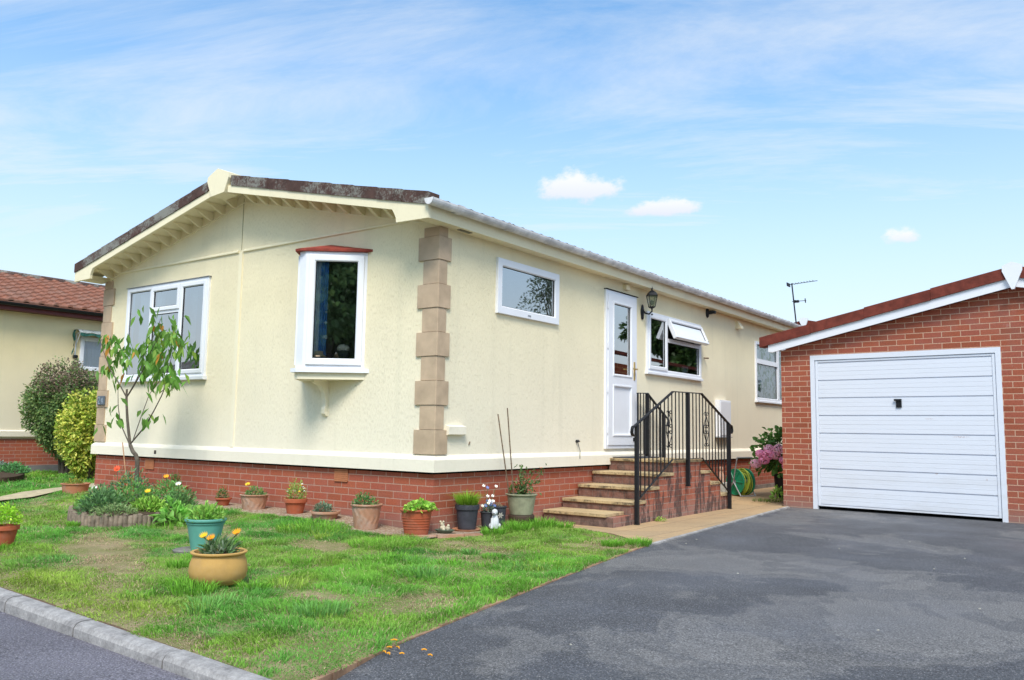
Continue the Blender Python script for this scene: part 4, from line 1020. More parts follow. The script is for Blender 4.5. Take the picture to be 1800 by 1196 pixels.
# TV aerial
ae = thing('tv_aerial', 'tv aerial on a tall mast above the far end of the white gutter', 'aerial', (-0.30, 12.7, 3.47))
ae.rotation_euler = (0, R_(-5), 0)
mb = MB(); mb.tube([(0, 0, -0.02), (0, 0, 1.02)], 0.016, 8); obj('mast', mb, M['black'], ae)
mb = MB(); mb.tube([(-0.08, 0, 1.0), (0.55, 0.1, 1.0)], 0.007, 6)
for k in range(9):
    x = -0.02+0.062*k; l = 0.05-0.003*k; mb.tube([(x, -l*2, 1.0), (x, l*2, 1.0)], 0.005, 5)
mb.box(-0.09, -0.07, -0.1, 0.1, 0.96, 1.04); obj('yagi_array', mb, M['black'], ae)
mb = MB(); mb.tube([(-0.04, 0, 0.60), (0.26, 0.08, 0.585)], 0.007, 6); mb.box(0.05, 0.11, -0.02, 0.05, 0.56, 0.61); mb.tube([(0.24, 0.07, 0.535), (0.24, 0.07, 0.635)], 0.012, 6); mb.tube([(0.02, 0, 0.56), (0.02, 0, 0.62)], 0.03, 6); obj('lower_array', mb, M['black'], ae)

# ------------------------------------------------------------------ garage
GA = thing('garage', 'red brick garage with white up and over door and red brown verge', 'garage', (2.02, 5.843, 0), math.atan2(-0.077, 0.997))
GX0, GX1, GAP, GRS = -0.435, 5.67, 2.617, 0.2145
DZ = 2.165
mb = MB(); wall_holes(mb, 'y', 0.0, 0.11, GX0, GX1, -0.1, DZ, [(0.0, 2.42, -0.1, DZ), (3.0, 5.30, -0.1, DZ)])
gz = lambda u: 2.235+0.02+GRS*(GAP-GX0)-GRS*abs(u-GAP)
mb.add([(GX0, 0, DZ), (GX1, 0, DZ), (GX1, 0, gz(GX1)), (GAP, 0, gz(GAP)), (GX0, 0, gz(GX0))], [(0, 1, 2, 3, 4)])
obj('front_wall', mb, M['brick_garage'], GA)
mb = MB(); mb.box(GX0, GX0+0.11, 0.001, 6.2, -0.1, 2.25); mb.box(GX1-0.11, GX1, 0.001, 6.2, -0.1, 2.25); mb.box(GX0+0.1101, GX1-0.1101, 6.1, 6.2, -0.1, 2.25); obj('side_wall', mb, M['brick_garage'], GA)
rt = lambda u, z0=3.155: z0-GRS*abs(u-GAP)
mb = MB()
for sgn in (1, -1):
    xe = GAP+sgn*3.30
    mb.prism([(GAP, -0.1, rt(GAP)-0.03), (xe, -0.1, rt(xe)-0.03), (xe, -0.1, rt(xe)-0.09), (GAP, -0.1, rt(GAP)-0.09)], (0, 6.6, 0))
obj('roof', mb, M['roof_red'], GA)
for sgn in (1, -1):
    mb = MB(); cuts = [0.08, 0.95, 1.80, 2.55, 3.318]
    for k in range(4):
        a, b = cuts[k], cuts[k+1]-0.004; x0, x1 = GAP+sgn*a, GAP+sgn*b; l = 0.006*(k % 2)
        mb.prism([(x0, -0.155-l*.4, rt(x0)-0.0), (x1, -0.155-l*.4, rt(x1)+0.012), (x1, -0.155-l*.4, rt(x1)-0.135), (x0, -0.155-l*.4, rt(x0)-0.142)], (0, 0.2, 0))
    obj('verge', mb, M['roof_red'], GA)
    mb = MB(); a, b = 0.0, 3.19; X = lambda q: GAP+sgn*q
    mb.prism([(X(a), -0.13, rt(X(a))-0.14), (X(b), -0.13, rt(X(b))-0.135), (X(b), -0.13, rt(X(b))-0.232), (X(b-0.06), -0.13, rt(X(b-.06))-0.255), (X(a), -0.13, rt(X(a))-0.258)], (0, 0.022, 0)); obj('bargeboard', mb, M['white'], GA)
    mb = MB(); mb.prism([(X(a), -0.108, rt(X(a))-0.235), (X(b), -0.108, rt(X(b))-0.235), (X(b), -0.108, rt(X(b))-0.225), (X(a), -0.108, rt(X(a))-0.225)], (0, 0.108, 0)); obj('soffit', mb, M['white'], GA)
mb = MB(); mb.prism([(GAP, -0.175, 3.205), (GAP+0.11, -0.175, 3.16), (GAP+0.11, -0.175, 3.09), (GAP+0.015, -0.175, 2.86), (GAP-0.015, -0.175, 2.86), (GAP-0.11, -0.175, 3.09), (GAP-0.11, -0.175, 3.16)], (0, 0.05, 0)); obj('apex_cap', mb, M['white'], GA)
def garage_door(u0, u1):
    gf = Frame((0, 0, 0), (1, 0, 0), (0, -1, 0))
    mb = MB(); fw = 0.062
    gf.box(mb, u0, u0+fw, -0.06, 0.006, -0.02, DZ); gf.box(mb, u1-fw, u1, -0.06, 0.006, -0.02, DZ); gf.box(mb, u0+fw, u1-fw, -0.06, 0.006, DZ-0.07, DZ)
    fo = obj('door_frame', mb, M['white_gar'], GA)
    a, b, c, d_ = u0+fw+0.006, u1-fw-0.006, 0.035, DZ-0.076
    mb = MB(); gf.box(mb, a, b, -0.045, -0.03, c, d_); 
    gf.box(mb, a, a+0.035, -0.03, -0.004, c, d_, 0.003); gf.box(mb, b-0.035, b, -0.03, -0.004, c, d_, 0.003)
    rows = 8; z0 = c+0.03; z1 = d_-0.03; hh = (z1-z0)/rows
    gf.box(mb, a+0.035, b-0.035, -0.03, -0.006, c, z0-0.008); gf.box(mb, a+0.035, b-0.035, -0.03, -0.006, z1+0.004, d_)
    for k in range(rows):
        za = z0+k*hh; zb = za+hh-0.014
        # each rib: three shallow facets above a deep groove
        for q in range(4):
            q0 = za+(zb-za)*q/4; q1 = za+(zb-za)*(q+1)/4-0.0012
            gf.box(mb, a+0.037, b-0.037, -0.03, -0.010-0.0012*(q % 2), q0, q1, 0.0008)
    door = obj('garage_door', mb, M['white_gar'], fo)
    zc = z0+5.62*hh; uc = (u0+u1)/2-0.02
    mb = MB(); gf.box(mb, uc-0.035, uc+0.035, -0.01, 0.008, zc-0.055, zc+0.06, 0.004); gf.box(mb, uc-0.055, uc+0.03, 0.008, 0.03, zc+0.035, zc+0.06, 0.004); gf.box(mb, uc-0.008, uc+0.008, 0.008, 0.022, zc-0.03, zc+0.0)
    h_ = obj('handle', mb, M['black'], fo)
garage_door(0.0, 2.42); garage_door(3.0, 5.30)
mb = MB(); mb.box(GX0+0.12, GX1-0.12, 0.12, 0.16, -0.1, DZ+0.1); obj('inner_lining', mb, M['void'], GA)

# further garage whose gable peeps over ours
G2 = thing('distant_garage', 'roof peak of a further garage with white diamond finial just above the gutter end', 'garage', (-1.95, 18.9, 0), math.atan2(-0.077, 0.997))
za_ = 4.47
mb = MB()
mb.prism([(-3, 0, -0.2), (3.4, 0, -0.2), (3.4, 0, za_-0.3-0.2145*3.4), (0, 0, za_-0.3), (-3, 0, za_-0.3-0.2145*3)], (0, 6, 0)); obj('wall', mb, M['brick_garage'], G2)
for sgn in (1, -1):
    mb = MB(); mb.prism([(0, -0.15, za_-0.02), (sgn*3.5, -0.15, za_-0.02-0.2145*3.5), (sgn*3.5, -0.15, za_-0.17-0.2145*3.5), (0, -0.15, za_-0.17)], (0, 6.3, 0)); obj('roof', mb, M['roof_red'], G2)
    mb = MB(); mb.prism([(0, -0.13, za_-0.175), (sgn*3.4, -0.13, za_-0.175-0.2145*3.4), (sgn*3.4, -0.13, za_-0.28-0.2145*3.4), (0, -0.13, za_-0.28)], (0, 0.05, 0)); obj('bargeboard', mb, M['white'], G2)
mb = MB(); mb.prism([(0, -0.19, za_+0.05), (0.13, -0.19, za_), (0.12, -0.19, za_-0.06), (0.02, -0.19, za_-0.32), (-0.02, -0.19, za_-0.32), (-0.13, -0.19, za_-0.06), (-0.14, -0.19, za_)], (0, 0.05, 0)); obj('apex_cap', mb, M['white'], G2)

# ------------------------------------------------------------------ neighbouring bungalow
NB = thing('neighbouring_bungalow', 'neighbouring cream bungalow with terracotta tiled roof and maroon fascia at the left', 'bungalow', (-13.0, 0, 0))
NY0, NY1 = -1.0, 12.0
NW = (2.86, 4.1, 2.20, 2.95)
mb = MB(); wall_holes(mb, 'x', 0.0, 0.1, NY0, NY1, 0.70, 3.5, [NW]); mb.add([(-6.4, NY0, 0.7), (0, NY0, 0.7), (0, NY0, 3.4), (-3.2, NY0, 4.35), (-6.4, NY0, 3.4)], [(0, 1, 2, 3, 4)]); mb.box(-6.4, -6.3, NY0, NY1, 0.7, 3.4); mb.box(-6.3, -0.11, NY1-0.1, NY1, 0.7, 3.4)
obj('wall', mb, M['nb_cream'], NB)
mb = MB(); mb.prism([(-0.01, NY0-0.03, 0.742), (0.045, NY0-0.03, 0.742), (0.045, NY0-0.03, 0.85), (-0.01, NY0-0.03, 0.88)], (0, NY1-NY0, 0)); obj('plinth_band', mb, M['plinth'], NB)
mb = MB(); mb.box(-6.4, -0.01, NY0, NY1, -0.2, 0.74); obj('brick_skirt', mb, M['brick'], NB)
mb = MB(); mb.box(-0.01, 0.03, NY0, NY1, -0.2, 0.14); obj('footing', mb, plain('grey_footing_far', (0.2, 0.19, 0.19, 1), 0.9), NB)
mb = MB(); slope = 0.318
xs_e, ze = 0.36, 3.505; XR = -3.15
# interlocking tile profile: courses stepping up the slope, rolls along it
nc = 13; nr = int((NY1-NY0+0.6)/0.30); V = []; F = []
per = 8
ycs = [NY0-0.3+0.30*r/1.0*1/per*1 for r in range(0)]
Ys = []
for r in range(nr):
    for q, hgt in ((0.0, 0.0), (0.18, 0.0), (0.27, 0.028), (0.40, 0.04), (0.55, 0.028), (0.64, 0.0), (0.9, 0.0)): Ys.append((NY0-0.3+0.30*(r+q), hgt))
for c_ in range(nc):
    xa = xs_e+(XR-xs_e)*c_/nc; xb = xs_e+(XR-xs_e)*(c_+1)/nc
    zA = ze+slope*(xs_e-xa)+0.028; zB = ze+slope*(xs_e-xb)
    V = [(xa, y, zA+h) for y, h in Ys]+[(xb, y, zB+h) for y, h in Ys]+[(xa, y, zA-0.03+h*0.6) for y, h in Ys]
    n = len(Ys)
    mb.add(V, [(i, i+1, n+i+1, n+i) for i in range(n-1)]+[(2*n+i, 2*n+i+1, i+1, i) for i in range(n-1)])
mb.prism([(XR, NY0-0.3, ze+slope*(xs_e-XR)), (xs_e, NY0-0.3, ze-0.01), (xs_e, NY0-0.3, ze-0.05), (XR, NY0-0.3, ze+slope*(xs_e-XR)-0.06)], (0, NY1-NY0+0.6, 0))
mb.prism([(XR, NY0-0.3, ze+slope*(xs_e-XR)), (-6.8, NY0-0.3, ze-0.01), (-6.8, NY0-0.3, ze-0.05), (XR, NY0-0.3, ze+slope*(xs_e-XR)-0.06)], (0, NY1-NY0+0.6, 0))
obj('roof', mb, M['nb_tile'], NB)
mb = MB(); mb.tube([(XR, NY0-0.3, ze+slope*(xs_e-XR)-0.03), (XR, NY1+0.3, ze+slope*(xs_e-XR)-0.03)], 0.11, 10); obj('ridge', mb, M['roof'], NB)
mb = MB(); mb.box(0.22, 0.245, NY0-0.3, NY1+0.3, 3.335, 3.50); mb.box(0.0, 0.22, NY0-0.3, NY1+0.3, 3.335, 3.35); obj('fascia', mb, M['maroon'], NB)
mb = MB(); V = []; cx, cz = 0.315, 3.48
for y in (NY0-0.3, NY1+0.3):
    for k in range(11): an = math.pi+math.pi*k/10; V.append((cx+0.062*math.cos(an), y, cz+0.062*1.1*math.sin(an)))
mb.add(V, [(k, k+1, 12+k, 11+k) for k in range(10)], True); obj('gutter', mb, M['black'], NB)
nf = Frame((0, 0, 0), (0, 1, 0), (1, 0, 0))
w = obj('window', nf.ring(MB(), NW[0], NW[1], NW[2], NW[3], 0.09, -0.05, 0.04), M['white'], NB); obj('pane', nf.pane(MB(), NW[0]+0.085, NW[1]-0.085, NW[2]+0.085, NW[3]-0.085, 0.0), M['glass_clear'], w)
drape(nf, w, NW[0]+0.08, NW[1]-0.08, NW[2]+0.08, NW[3]-0.08, -0.02, M['white'], 0.008, 14)
# folded awning over that window
AW = thing('window_awning', 'folded green and white window awning over the neighbouring bungalow window', 'awning', (-13.0, 2.70, 2.98))
mb = MB(); V = []
for i in range(25):
    y = 1.5*i/24; V += [(0.02, y, 0.13), (0.20, y, 0.10+0.006*math.sin(i)), (0.30, y, 0.03-0.012*math.sin(i*1.1))]
mb.add(V, [(3*i+j, 3*i+3+j, 3*i+4+j, 3*i+1+j) for i in range(24) for j in range(2)], True); obj('awning_roll', mb, plain('grey_canvas', (0.30, 0.33, 0.33, 1), 0.9, 0.1, 0.3, 20), AW)
mb = MB(); V = []
for i in range(49):
    y = 1.5*i/48; V += [(0.30+0.01*math.sin(i*.9), y, 0.03), (0.31+0.015*math.sin(i*.9), y, -0.035-0.02*math.sin(i*0.52))]
mb.add(V, [(2*i, 2*i+2, 2*i+3, 2*i+1) for i in range(48)], True); 
V = []
for j in range(9):
    z = 0.10-0.55*j/8; V += [(0.04, -0.01-0.03*math.sin(j), z), (0.16-0.012*j, -0.02-0.02*math.sin(j*1.7), z)]
mb.add(V, [(2*i, 2*i+2, 2*i+3, 2*i+1) for i in range(8)], True)
obj('valance', mb, plain('green_canvas', (0.035, 0.11, 0.09, 1), 0.9, 0.1, 0.4, 14), AW)
mb = MB(); mb.tube([(0.01, 0.06, -0.45), (0.03, 0.06, 0.02), (0.26, 0.06, 0.05)], 0.014, 6); mb.tube([(0.01, 0.06, -0.25), (0.2, 0.06, 0.04)], 0.010, 6); obj('awning_arm', mb, M['white'], AW)
mb = MB(); mb.box(0, 0.06, 0.02, 0.11, -0.52, -0.45, 0, 0.01); obj('awning_foot', mb, M['black'], AW)

# ------------------------------------------------------------------ brick steps
# re-lay the side path with a slight fall towards the house
ST = thing('brick_steps', 'brick steps with buff slab treads leading up to the white side door', 'steps', (0, 2.0, 0))
yn = [1.953, 2.366, 2.734, 3.093, 3.508]; ztops = [0.10, 0.215, 0.365, 0.52, 0.68]
yf = [4.396, 4.719, 5.081, 5.42]; zf = [0.517, 0.354, 0.18]
XR_ = 0.955
mb = MB()
for k in range(4): mb.box(0.02, XR_, yn[k]+0.02, yn[k+1]+0.02, -0.15, ztops[k]-0.038)
mb.box(0.02, XR_, yn[4]+0.02, yf[0]-0.01, -0.15, ztops[4]-0.038)
for k in range(3): mb.box(0.02, XR_, yf[k]-0.01, yf[k+1]-0.01, -0.15, zf[k]-0.038)
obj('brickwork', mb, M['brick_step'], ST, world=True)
for k in range(4):
    mb = MB(); xw = XR_+0.022-(0.10 if k == 0 else 0); n_sl = 2
    for q in range(n_sl):
        xa = 0.02+(xw-0.02)*q/n_sl; xb = 0.02+(xw-0.02)*(q+1)/n_sl-0.004
        mb.box(xa, xb, yn[k]-0.004, yn[k+1]+0.018, ztops[k]-0.037, ztops[k]+random.uniform(-0.002, 0.002), 0, 0.004)
    obj('tread', mb, M['tread'], ST, world=True)
mb = MB(); mb.box(0.02, 0.48, yn[4]-0.004, yf[0], ztops[4]-0.037, ztops[4], 0, 0.004); mb.box(0.484, XR_+0.022, yn[4]-0.004, yf[0], ztops[4]-0.037, ztops[4], 0, 0.004); obj('landing', mb, M['tread'], ST, world=True)
for k in range(3):
    mb = MB(); mb.box(0.02, XR_+0.02, yf[k]-0.012, yf[k+1], zf[k]-0.037, zf[k], 0, 0.004); obj('tread', mb, M['tread'], ST, world=True)
dm = MB(); dm.box(0.06, 0.42, 3.55, 4.25, ztops[4]+0.002, ztops[4]+0.014, 0, 0.004)
tag(obj('door_mat', dm, M['char']), 'dark rubber door mat lying on the top landing before the white door', 'door mat')

def railing(name, label, x, pts, posts, lowpts, orn, cat='railing', gap=0.107, curl=(True, True)):
    r = thing(name, label, cat, (x, pts[0][0], 0)); y0 = pts[0][0]
    T = lambda y, z: (0, y-y0, z)
    # handrail: flat-topped bar with curled ends
    P = [T(y, z) for y, z in pts]
    def dens(P):
        out = []
        for a, b in zip(P, P[1:]):
            for k in range(6): out.append(tuple(a[i]+(b[i]-a[i])*k/6 for i in range(3)))
        return out+[P[-1]]
    mb = MB(); 
    full = dens(P)
    if curl[0]:
        a = Vector(P[0]); c = a+Vector((0, 0.03, -0.055)); pre = []
        for k in range(8): an = R_(120+k*22); pre.append((0, a.y-0.035+0.055*math.cos(an)*1.0+0.02, a.z-0.058+0.06*math.sin(an)))
        full = pre[::-1]+full
    if curl[1]:
        a = Vector(P[-1]); post = []
        for k in range(8): an = R_(60-k*22); post.append((0, a.y+0.015+0.055*math.cos(an), a.z-0.058+0.06*math.sin(an)))
        full = full+post
    for a, b in zip(full, full[1:]):
        A_, B_ = Vector(a), Vector(b); t = (B_-A_)
        if t.length < 1e-5: continue
        t.normalize(); nrm = Vector((0, -t.z, t.y))
        if nrm.z < 0: nrm = -nrm
        w, h = 0.021, 0.012
        A_ -= t*0.002; B_ += t*0.002
        poly = [A_+Vector((-w, 0, 0))-nrm*h*0.5, A_+Vector((w, 0, 0))-nrm*h*0.5, A_+Vector((w*0.8, 0, 0))+nrm*h*0.5, A_+Vector((-w*0.8, 0, 0))+nrm*h*0.5]
        mb.prism(poly, B_-A_)
    obj('handrail', mb, M['black'], r)
    def top(y):
        for (a, za), (b, zb) in zip(pts, pts[1:]):
            if a <= y <= b: return za+(zb-za)*(y-a)/(b-a)
        return pts[-1][1]
    def low(y):
        for (a, za), (b, zb) in zip(lowpts, lowpts[1:]):
            if a <= y <= b: return za+(zb-za)*(y-a)/(b-a)
        return None
    for (y, zb, w) in posts:
        mb = MB(); mb.box(-w, w, y-y0-w, y-y0+w, zb, top(y)-0.004); mb.box(-w-0.004, w+0.004, y-y0-w-0.004, y-y0+w+0.004, zb, zb+0.012); obj('post', mb, M['black'], r)
    mb = MB()
    for (a, za), (b, zb) in zip(lowpts, lowpts[1:]):
        mb.prism([(-0.012, a-y0, za-0.004), (0.012, a-y0, za-0.004), (0.012, a-y0, za+0.006), (-0.012, a-y0, za+0.006)], (0, b-a, zb-za))
    obj('lower_rail', mb, M['black'], r)
    y = lowpts[0][0]+gap*0.75
    while y < lowpts[-1][0]-0.03:
        if all(abs(y-p[0]) > 0.045 for p in posts):
            mb = MB(); mb.box(-0.006, 0.006, y-y0-0.006, y-y0+0.006, low(y)+0.004, top(y)-0.004); obj('baluster', mb, M['black'], r)
        y += gap
    for (y, z0, z1) in orn:
        mb = MB(); c = (z0+z1)/2; hh = (z1-z0)/2; yy = y-y0; q = 0.0055
        for s in (-1, 1):
            mb.tube([(0.009, yy, c+hh*0.86), (0.009, yy+s*0.085, c+hh*0.22), (0.009, yy+s*0.085, c-hh*0.22), (0.009, yy, c-hh*0.86)], q, 6)
            for zz, d in ((c+hh*0.16, 1), (c-hh*0.16, -1), (c+hh*0.95, 1), (c-hh*0.95, -1)):
                sp_ = []
                for k in range(10): an = k*0.62; rr = 0.028-0.0018*k; sp_.append((0.009, yy+s*(0.040+rr*math.cos(an)*1.5-0.006), zz+d*rr*math.sin(an)))
                mb.tube(sp_, 0.006, 5)
        obj('scroll_ornament', mb, M['black'], r)
    return r
railing('handrail_fence', 'black wrought iron railing with two scroll panels on the open side of the brick steps', 1.0, [(2.40, 1.10), (3.435, 1.551), (4.328, 1.566), (5.35, 1.15)],
        [(2.457, -0.045, 0.022), (3.885, 0.336, 0.022), (5.296, -0.045, 0.022)], [(2.47, 0.23), (3.408, 0.685), (4.346, 0.692), (5.28, 0.19)], [(3.314, 0.855, 1.291), (4.468, 0.865, 1.298)])
railing('handrail_fence', 'short black iron railing against the house wall beyond the white door', 0.13, [(4.14, 1.575), (4.436, 1.586), (5.06, 1.25)],
        [(4.145, 0.68, 0.010), (4.436, 0.53, 0.022), (4.965, 0.30, 0.022)], [(4.15, 0.72), (4.436, 0.72), (4.965, 0.42)], [], curl=(False, True), gap=0.10)

# ------------------------------------------------------------------ plants in pots
def colr(base, n, v=0.35, inner=None):
    return np.array(base)[None, :]*rng.uniform(1-v, 1+v, (n, 1))*rng.uniform(0.92, 1.08, (n, 3))
def dome(name, parent, c, rx, rz, n, L, W, base, tip=None, up=0.35, world=False, flat=0.6, v=0.35):
    th = rng.uniform(0, 2*np.pi, n); ph = np.arccos(rng.uniform(0.0, 1, n)); q = rng.uniform(0.35, 1, n)**0.5
    d = np.stack([np.sin(ph)*np.cos(th), np.sin(ph)*np.sin(th), np.cos(ph)], 1)
    P = np.array(c)+d*np.array([rx, rx, rz])*q[:, None]*(1+0.15*np.sin(3*th)[:, None])
    D = d+rng.normal(0, 0.5, (n, 3))+np.array([0, 0, up]); N = np.array([0, 0, 1.])+rng.normal(0, flat, (n, 3))
    base = tuple(min(0.8, b_*1.9) for b_ in base)
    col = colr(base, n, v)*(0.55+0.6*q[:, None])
    if tip is not None: t = (rng.random(n) < 0.3)[:, None]; col = np.where(t, colr(tuple(min(0.85, b_*1.6) for b_ in tip), n), col)
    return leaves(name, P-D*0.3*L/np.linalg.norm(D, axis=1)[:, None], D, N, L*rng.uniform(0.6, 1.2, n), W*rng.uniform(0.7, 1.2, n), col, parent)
def tuft(name, parent, c, r, h, n, base, spread=0.6, W=0.006):
    a = rng.uniform(0, 2*np.pi, n); q = r*np.sqrt(rng.random(n))
    P = np.stack([c[0]+q*np.cos(a), c[1]+q*np.sin(a), np.full(n, c[2])], 1)
    le = np.stack([np.cos(a), np.sin(a)], 1)*(q/r*spread)[:, None]+rng.normal(0, 0.15, (n, 2))
    return blades(name, P, le, h*rng.uniform(0.5, 1.1, n), W*rng.uniform(0.7, 1.2, n), colr(base, n), parent)
def stems(parent, c, ends, r=0.003, mat=None):
    mb = MB()
    for e in ends:
        m_ = ((c[0]+e[0])/2+random.uniform(-.01, .01), (c[1]+e[1])/2+random.uniform(-.01, .01), (c[2]+e[2])/2+0.01)
        mb.tube([c, m_, e], r, 5)
    return obj('stem', mb, mat or M['stemg'], parent)
M['stemg'] = plain('green_stem', (0.10, 0.16, 0.05, 1), 0.7)
def flower(parent, p, r, mat, petals=12, up=0.5, ctr=None, tilt=(0, 0)):
    mb = MB(); tx, ty = tilt
    for k in range(petals):
        a = 2*math.pi*k/petals; da = 2*math.pi/petals*0.55; ca, sa = math.cos(a), math.sin(a)
        q = [(0.12*r*ca, 0.12*r*sa, 0), (0.65*r*math.cos(a-da), 0.65*r*math.sin(a-da), up*0.45*r), (r*ca, r*sa, up*r), (0.65*r*math.cos(a+da), 0.65*r*math.sin(a+da), up*0.45*r)]
        mb.add([(p[0]+x+z*tx, p[1]+y+z*ty, p[2]+z+(-x*tx-y*ty)) for x, y, z in q], [(0, 1, 2, 3)])
    o = obj('flower', mb, mat, parent)
    mb = MB(); mb.ball((p[0], p[1], p[2]+0.004), r*0.22, 8, 5, 1, 1, 0.6); obj('flower_centre', mb, ctr or M['soil'], o)
    return o

def pot(label, loc, rt_, rb, h, mat, rim='band', cat='plant pot', emb=False, sx=1.0, group=None, bowl=False, rotz=0):
    t = thing('plant_pot', label, cat, loc, rotz, group); th = 0.011
    if bowl:
        prof = [(rb, 0.0), (rt_*0.80, h*0.05), (rt_*0.97, h*0.22), (rt_*1.02, h*0.42), (rt_*0.98, h*0.66), (rt_*0.90, h*0.84), (rt_*0.885, h*0.89), (rt_*0.93, h*0.91), (rt_*0.985, h*0.94), (rt_*0.99, h*0.975), (rt_*0.95, h), (rt_*0.86, h*0.985), (rt_*0.83, h*0.86)]
    else:
        hb_ = h*0.80; f = lambda z: rb+(rt_*0.93-rb)*(z/h)
        prof = [(rb*0.93, 0.0), (rb, 0.006)]+[(f(z), z) for z in np.linspace(0.02, hb_, 6)]
        if rim == 'band': prof += [(rt_*0.985, hb_+0.002), (rt_, h*0.97), (rt_*0.985, h), (rt_*0.90, h), (rt_*0.88, h*0.88)]
        elif rim == 'roll': prof += [(f(h*0.84), h*0.84), (f(h*0.84)+0.007, h*0.85), (f(h*0.87)+0.007, h*0.88), (f(h*0.89), h*0.895), (rt_*0.96, h*0.905), (rt_, h*0.93), (rt_*1.01, h*0.97), (rt_*0.985, h), (rt_*0.90, h), (rt_*0.87, h*0.86)]
        elif rim == 'lip': prof += [(f(h*0.9), h*0.9), (rt_*0.98, h*0.925), (rt_, h*0.95), (rt_, h*0.985), (rt_*0.97, h), (rt_*0.89, h), (rt_*0.87, h*0.86)]
    wob = None
    if emb: wob = lambda a, z: 0.02*math.sin(a*14+math.sin(z/h*9)*1.6)*math.sin(min(1, max(0, z/h))*math.pi)*(1 if z < h*0.85 else 0)
    if emb == 'ridge': wob = lambda a, z: 0.0
    seg = 112 if emb and emb != 'ridge' else 44
    if emb and emb != 'ridge': prof = [(np.interp(z, [p[1] for p in prof[:8]], [p[0] for p in prof[:8]]), z) for z in np.linspace(0, h*0.8, 26)]+prof[8:]
    mb = MB(); mb.lathe(prof, (0, 0, 0), seg, sx, 1.0, 0, wob)
    if emb == 'ridge':
        for zz in (0.28, 0.38, 0.48, 0.58, 0.68):
            r_ = rb+(rt_*0.93-rb)*zz; mb.lathe([(r_-0.003, h*zz-0.005), (r_+0.005, h*zz), (r_-0.003, h*zz+0.005)], (0, 0, 0), seg)
    obj('pot', mb, mat, t)
    mb = MB(); n = 28; V = [(0, 0, h*0.91)]
    for k in range(n): a = 2*math.pi*k/n; V.append((rt_*0.885*math.cos(a)*sx, rt_*0.885*math.sin(a), h*0.885+random.uniform(-.003, .004)))
    mb.add(V, [(0, 1+k, 1+(k+1) % n) for k in range(n)], True); obj('soil', mb, M['soil'], t)
    return t
GL = (0.09, 0.20, 0.035); GD = (0.05, 0.115, 0.03); GB = (0.16, 0.32, 0.035); GG = (0.13, 0.18, 0.10)
# foreground three
t = pot('squat ochre glazed bowl on the lawn planted with orange gazanias', (0.80, -3.02, -0.005), 0.182, 0.10, 0.215, M['yellow_pot'], bowl=True)
dome('foliage', t, (0, 0, 0.195), 0.12, 0.08, 230, 0.085, 0.014, (0.085, 0.15, 0.055), (0.22, 0.27, 0.18), 0.6)
fl = [(-0.10, 0.02, 0.335), (-0.02, -0.02, 0.315), (0.115, 0.10, 0.36)]
fl = [(-0.085, -0.06, 0.295), (0.01, -0.07, 0.29), (0.12, 0.045, 0.325)]
stems(t, (0.03, 0, 0.20), fl, 0.0045)
for q, m_ in zip(fl, ('yellow', 'orange', 'orange')): flower(t, q, 0.030, M[m_], 14, 0.9, tilt=(0.25, -0.5))
t = pot('tall teal plastic planter holding a bright green leafy clump on the lawn', (-0.45, -2.28, -0.005), 0.163, 0.098, 0.28, M['teal'], rim='roll')
dome('foliage', t, (0, 0, 0.26), 0.14, 0.125, 420, 0.07, 0.017, (0.17, 0.30, 0.06), (0.24, 0.38, 0.08), 0.9)
dome('foliage', t, (0, 0, 0.26), 0.12, 0.05, 90, 0.06, 0.014, (0.09, 0.15, 0.04), None, 0.2)
t = pot('orange terracotta pot with clipped lime green bush at the left edge of the lawn', (-1.90, -3.20, -0.01), 0.12, 0.075, 0.19, M['terra_red'])
dome('foliage', t, (0, 0, 0.20), 0.135, 0.16, 900, 0.024, 0.016, (0.20, 0.36, 0.03), (0.30, 0.44, 0.05), 0.3)
st_ = MB(); st_.lathe([(0.15, 0.0), (0.155, 0.02), (0.13, 0.03), (0.0, 0.032)], (0, 0, 0), 11); o = obj('stepping_stone', st_, M['footing_g']) if False else obj('stepping_stone', st_, plain('grey_stone', (0.2, 0.19, 0.17, 1), 0.9, 0.2, 0.3, 20, 0.4)); o.location = (-0.62, -2.28, -0.012); tag(o, 'small grey stepping stone sunk in the grass left of the teal planter', 'stone')
# row along the wall, left to right
t = pot('wide terracotta pot at the house corner where the sandy path passes', (-6.17, -0.47, -0.01), 0.19, 0.14, 0.215, M['terra'], rim='lip')
dome('foliage', t, (-0.01, 0, 0.19), 0.12, 0.09, 260, 0.035, 0.014, (0.14, 0.20, 0.04), (0.28, 0.22, 0.03), 0.4); flower(t, (0.03, -0.02, 0.28), 0.02, M['yellow'], 8)
t = pot('dark red pot with mossy green mound against the wall behind the young tree', (-5.2, -0.26, 0.075), 0.14, 0.12, 0.17, M['terra_red'], rim='lip')
dome('foliage', t, (0, 0, 0.15), 0.12, 0.13, 420, 0.026, 0.009, (0.15, 0.24, 0.05), (0.22, 0.30, 0.08), 0.5)
t = pot('wide terracotta pot with a dark upright shrublet right of the young tree', (-4.07, -0.27, 0.06), 0.168, 0.125, 0.205, M['terra'], rim='lip')
dome('foliage', t, (-0.02, 0, 0.18), 0.075, 0.19, 420, 0.026, 0.010, (0.055, 0.11, 0.03), (0.10, 0.16, 0.04), 0.9)
t = pot('smallest terracotta bowl with a little dark shrub', (-3.10, -0.25, 0.07), 0.10, 0.055, 0.105, M['terra_red'])
dome('foliage', t, (-0.02, 0, 0.09), 0.075, 0.15, 260, 0.026, 0.011, (0.06, 0.13, 0.035), None, 0.6)
t = pot('weathered embossed terracotta pot with one yellow flower against the brick skirt', (-2.49, -0.27, 0.05), 0.163, 0.118, 0.20, M['terra_pale'], rim='lip', emb=True)
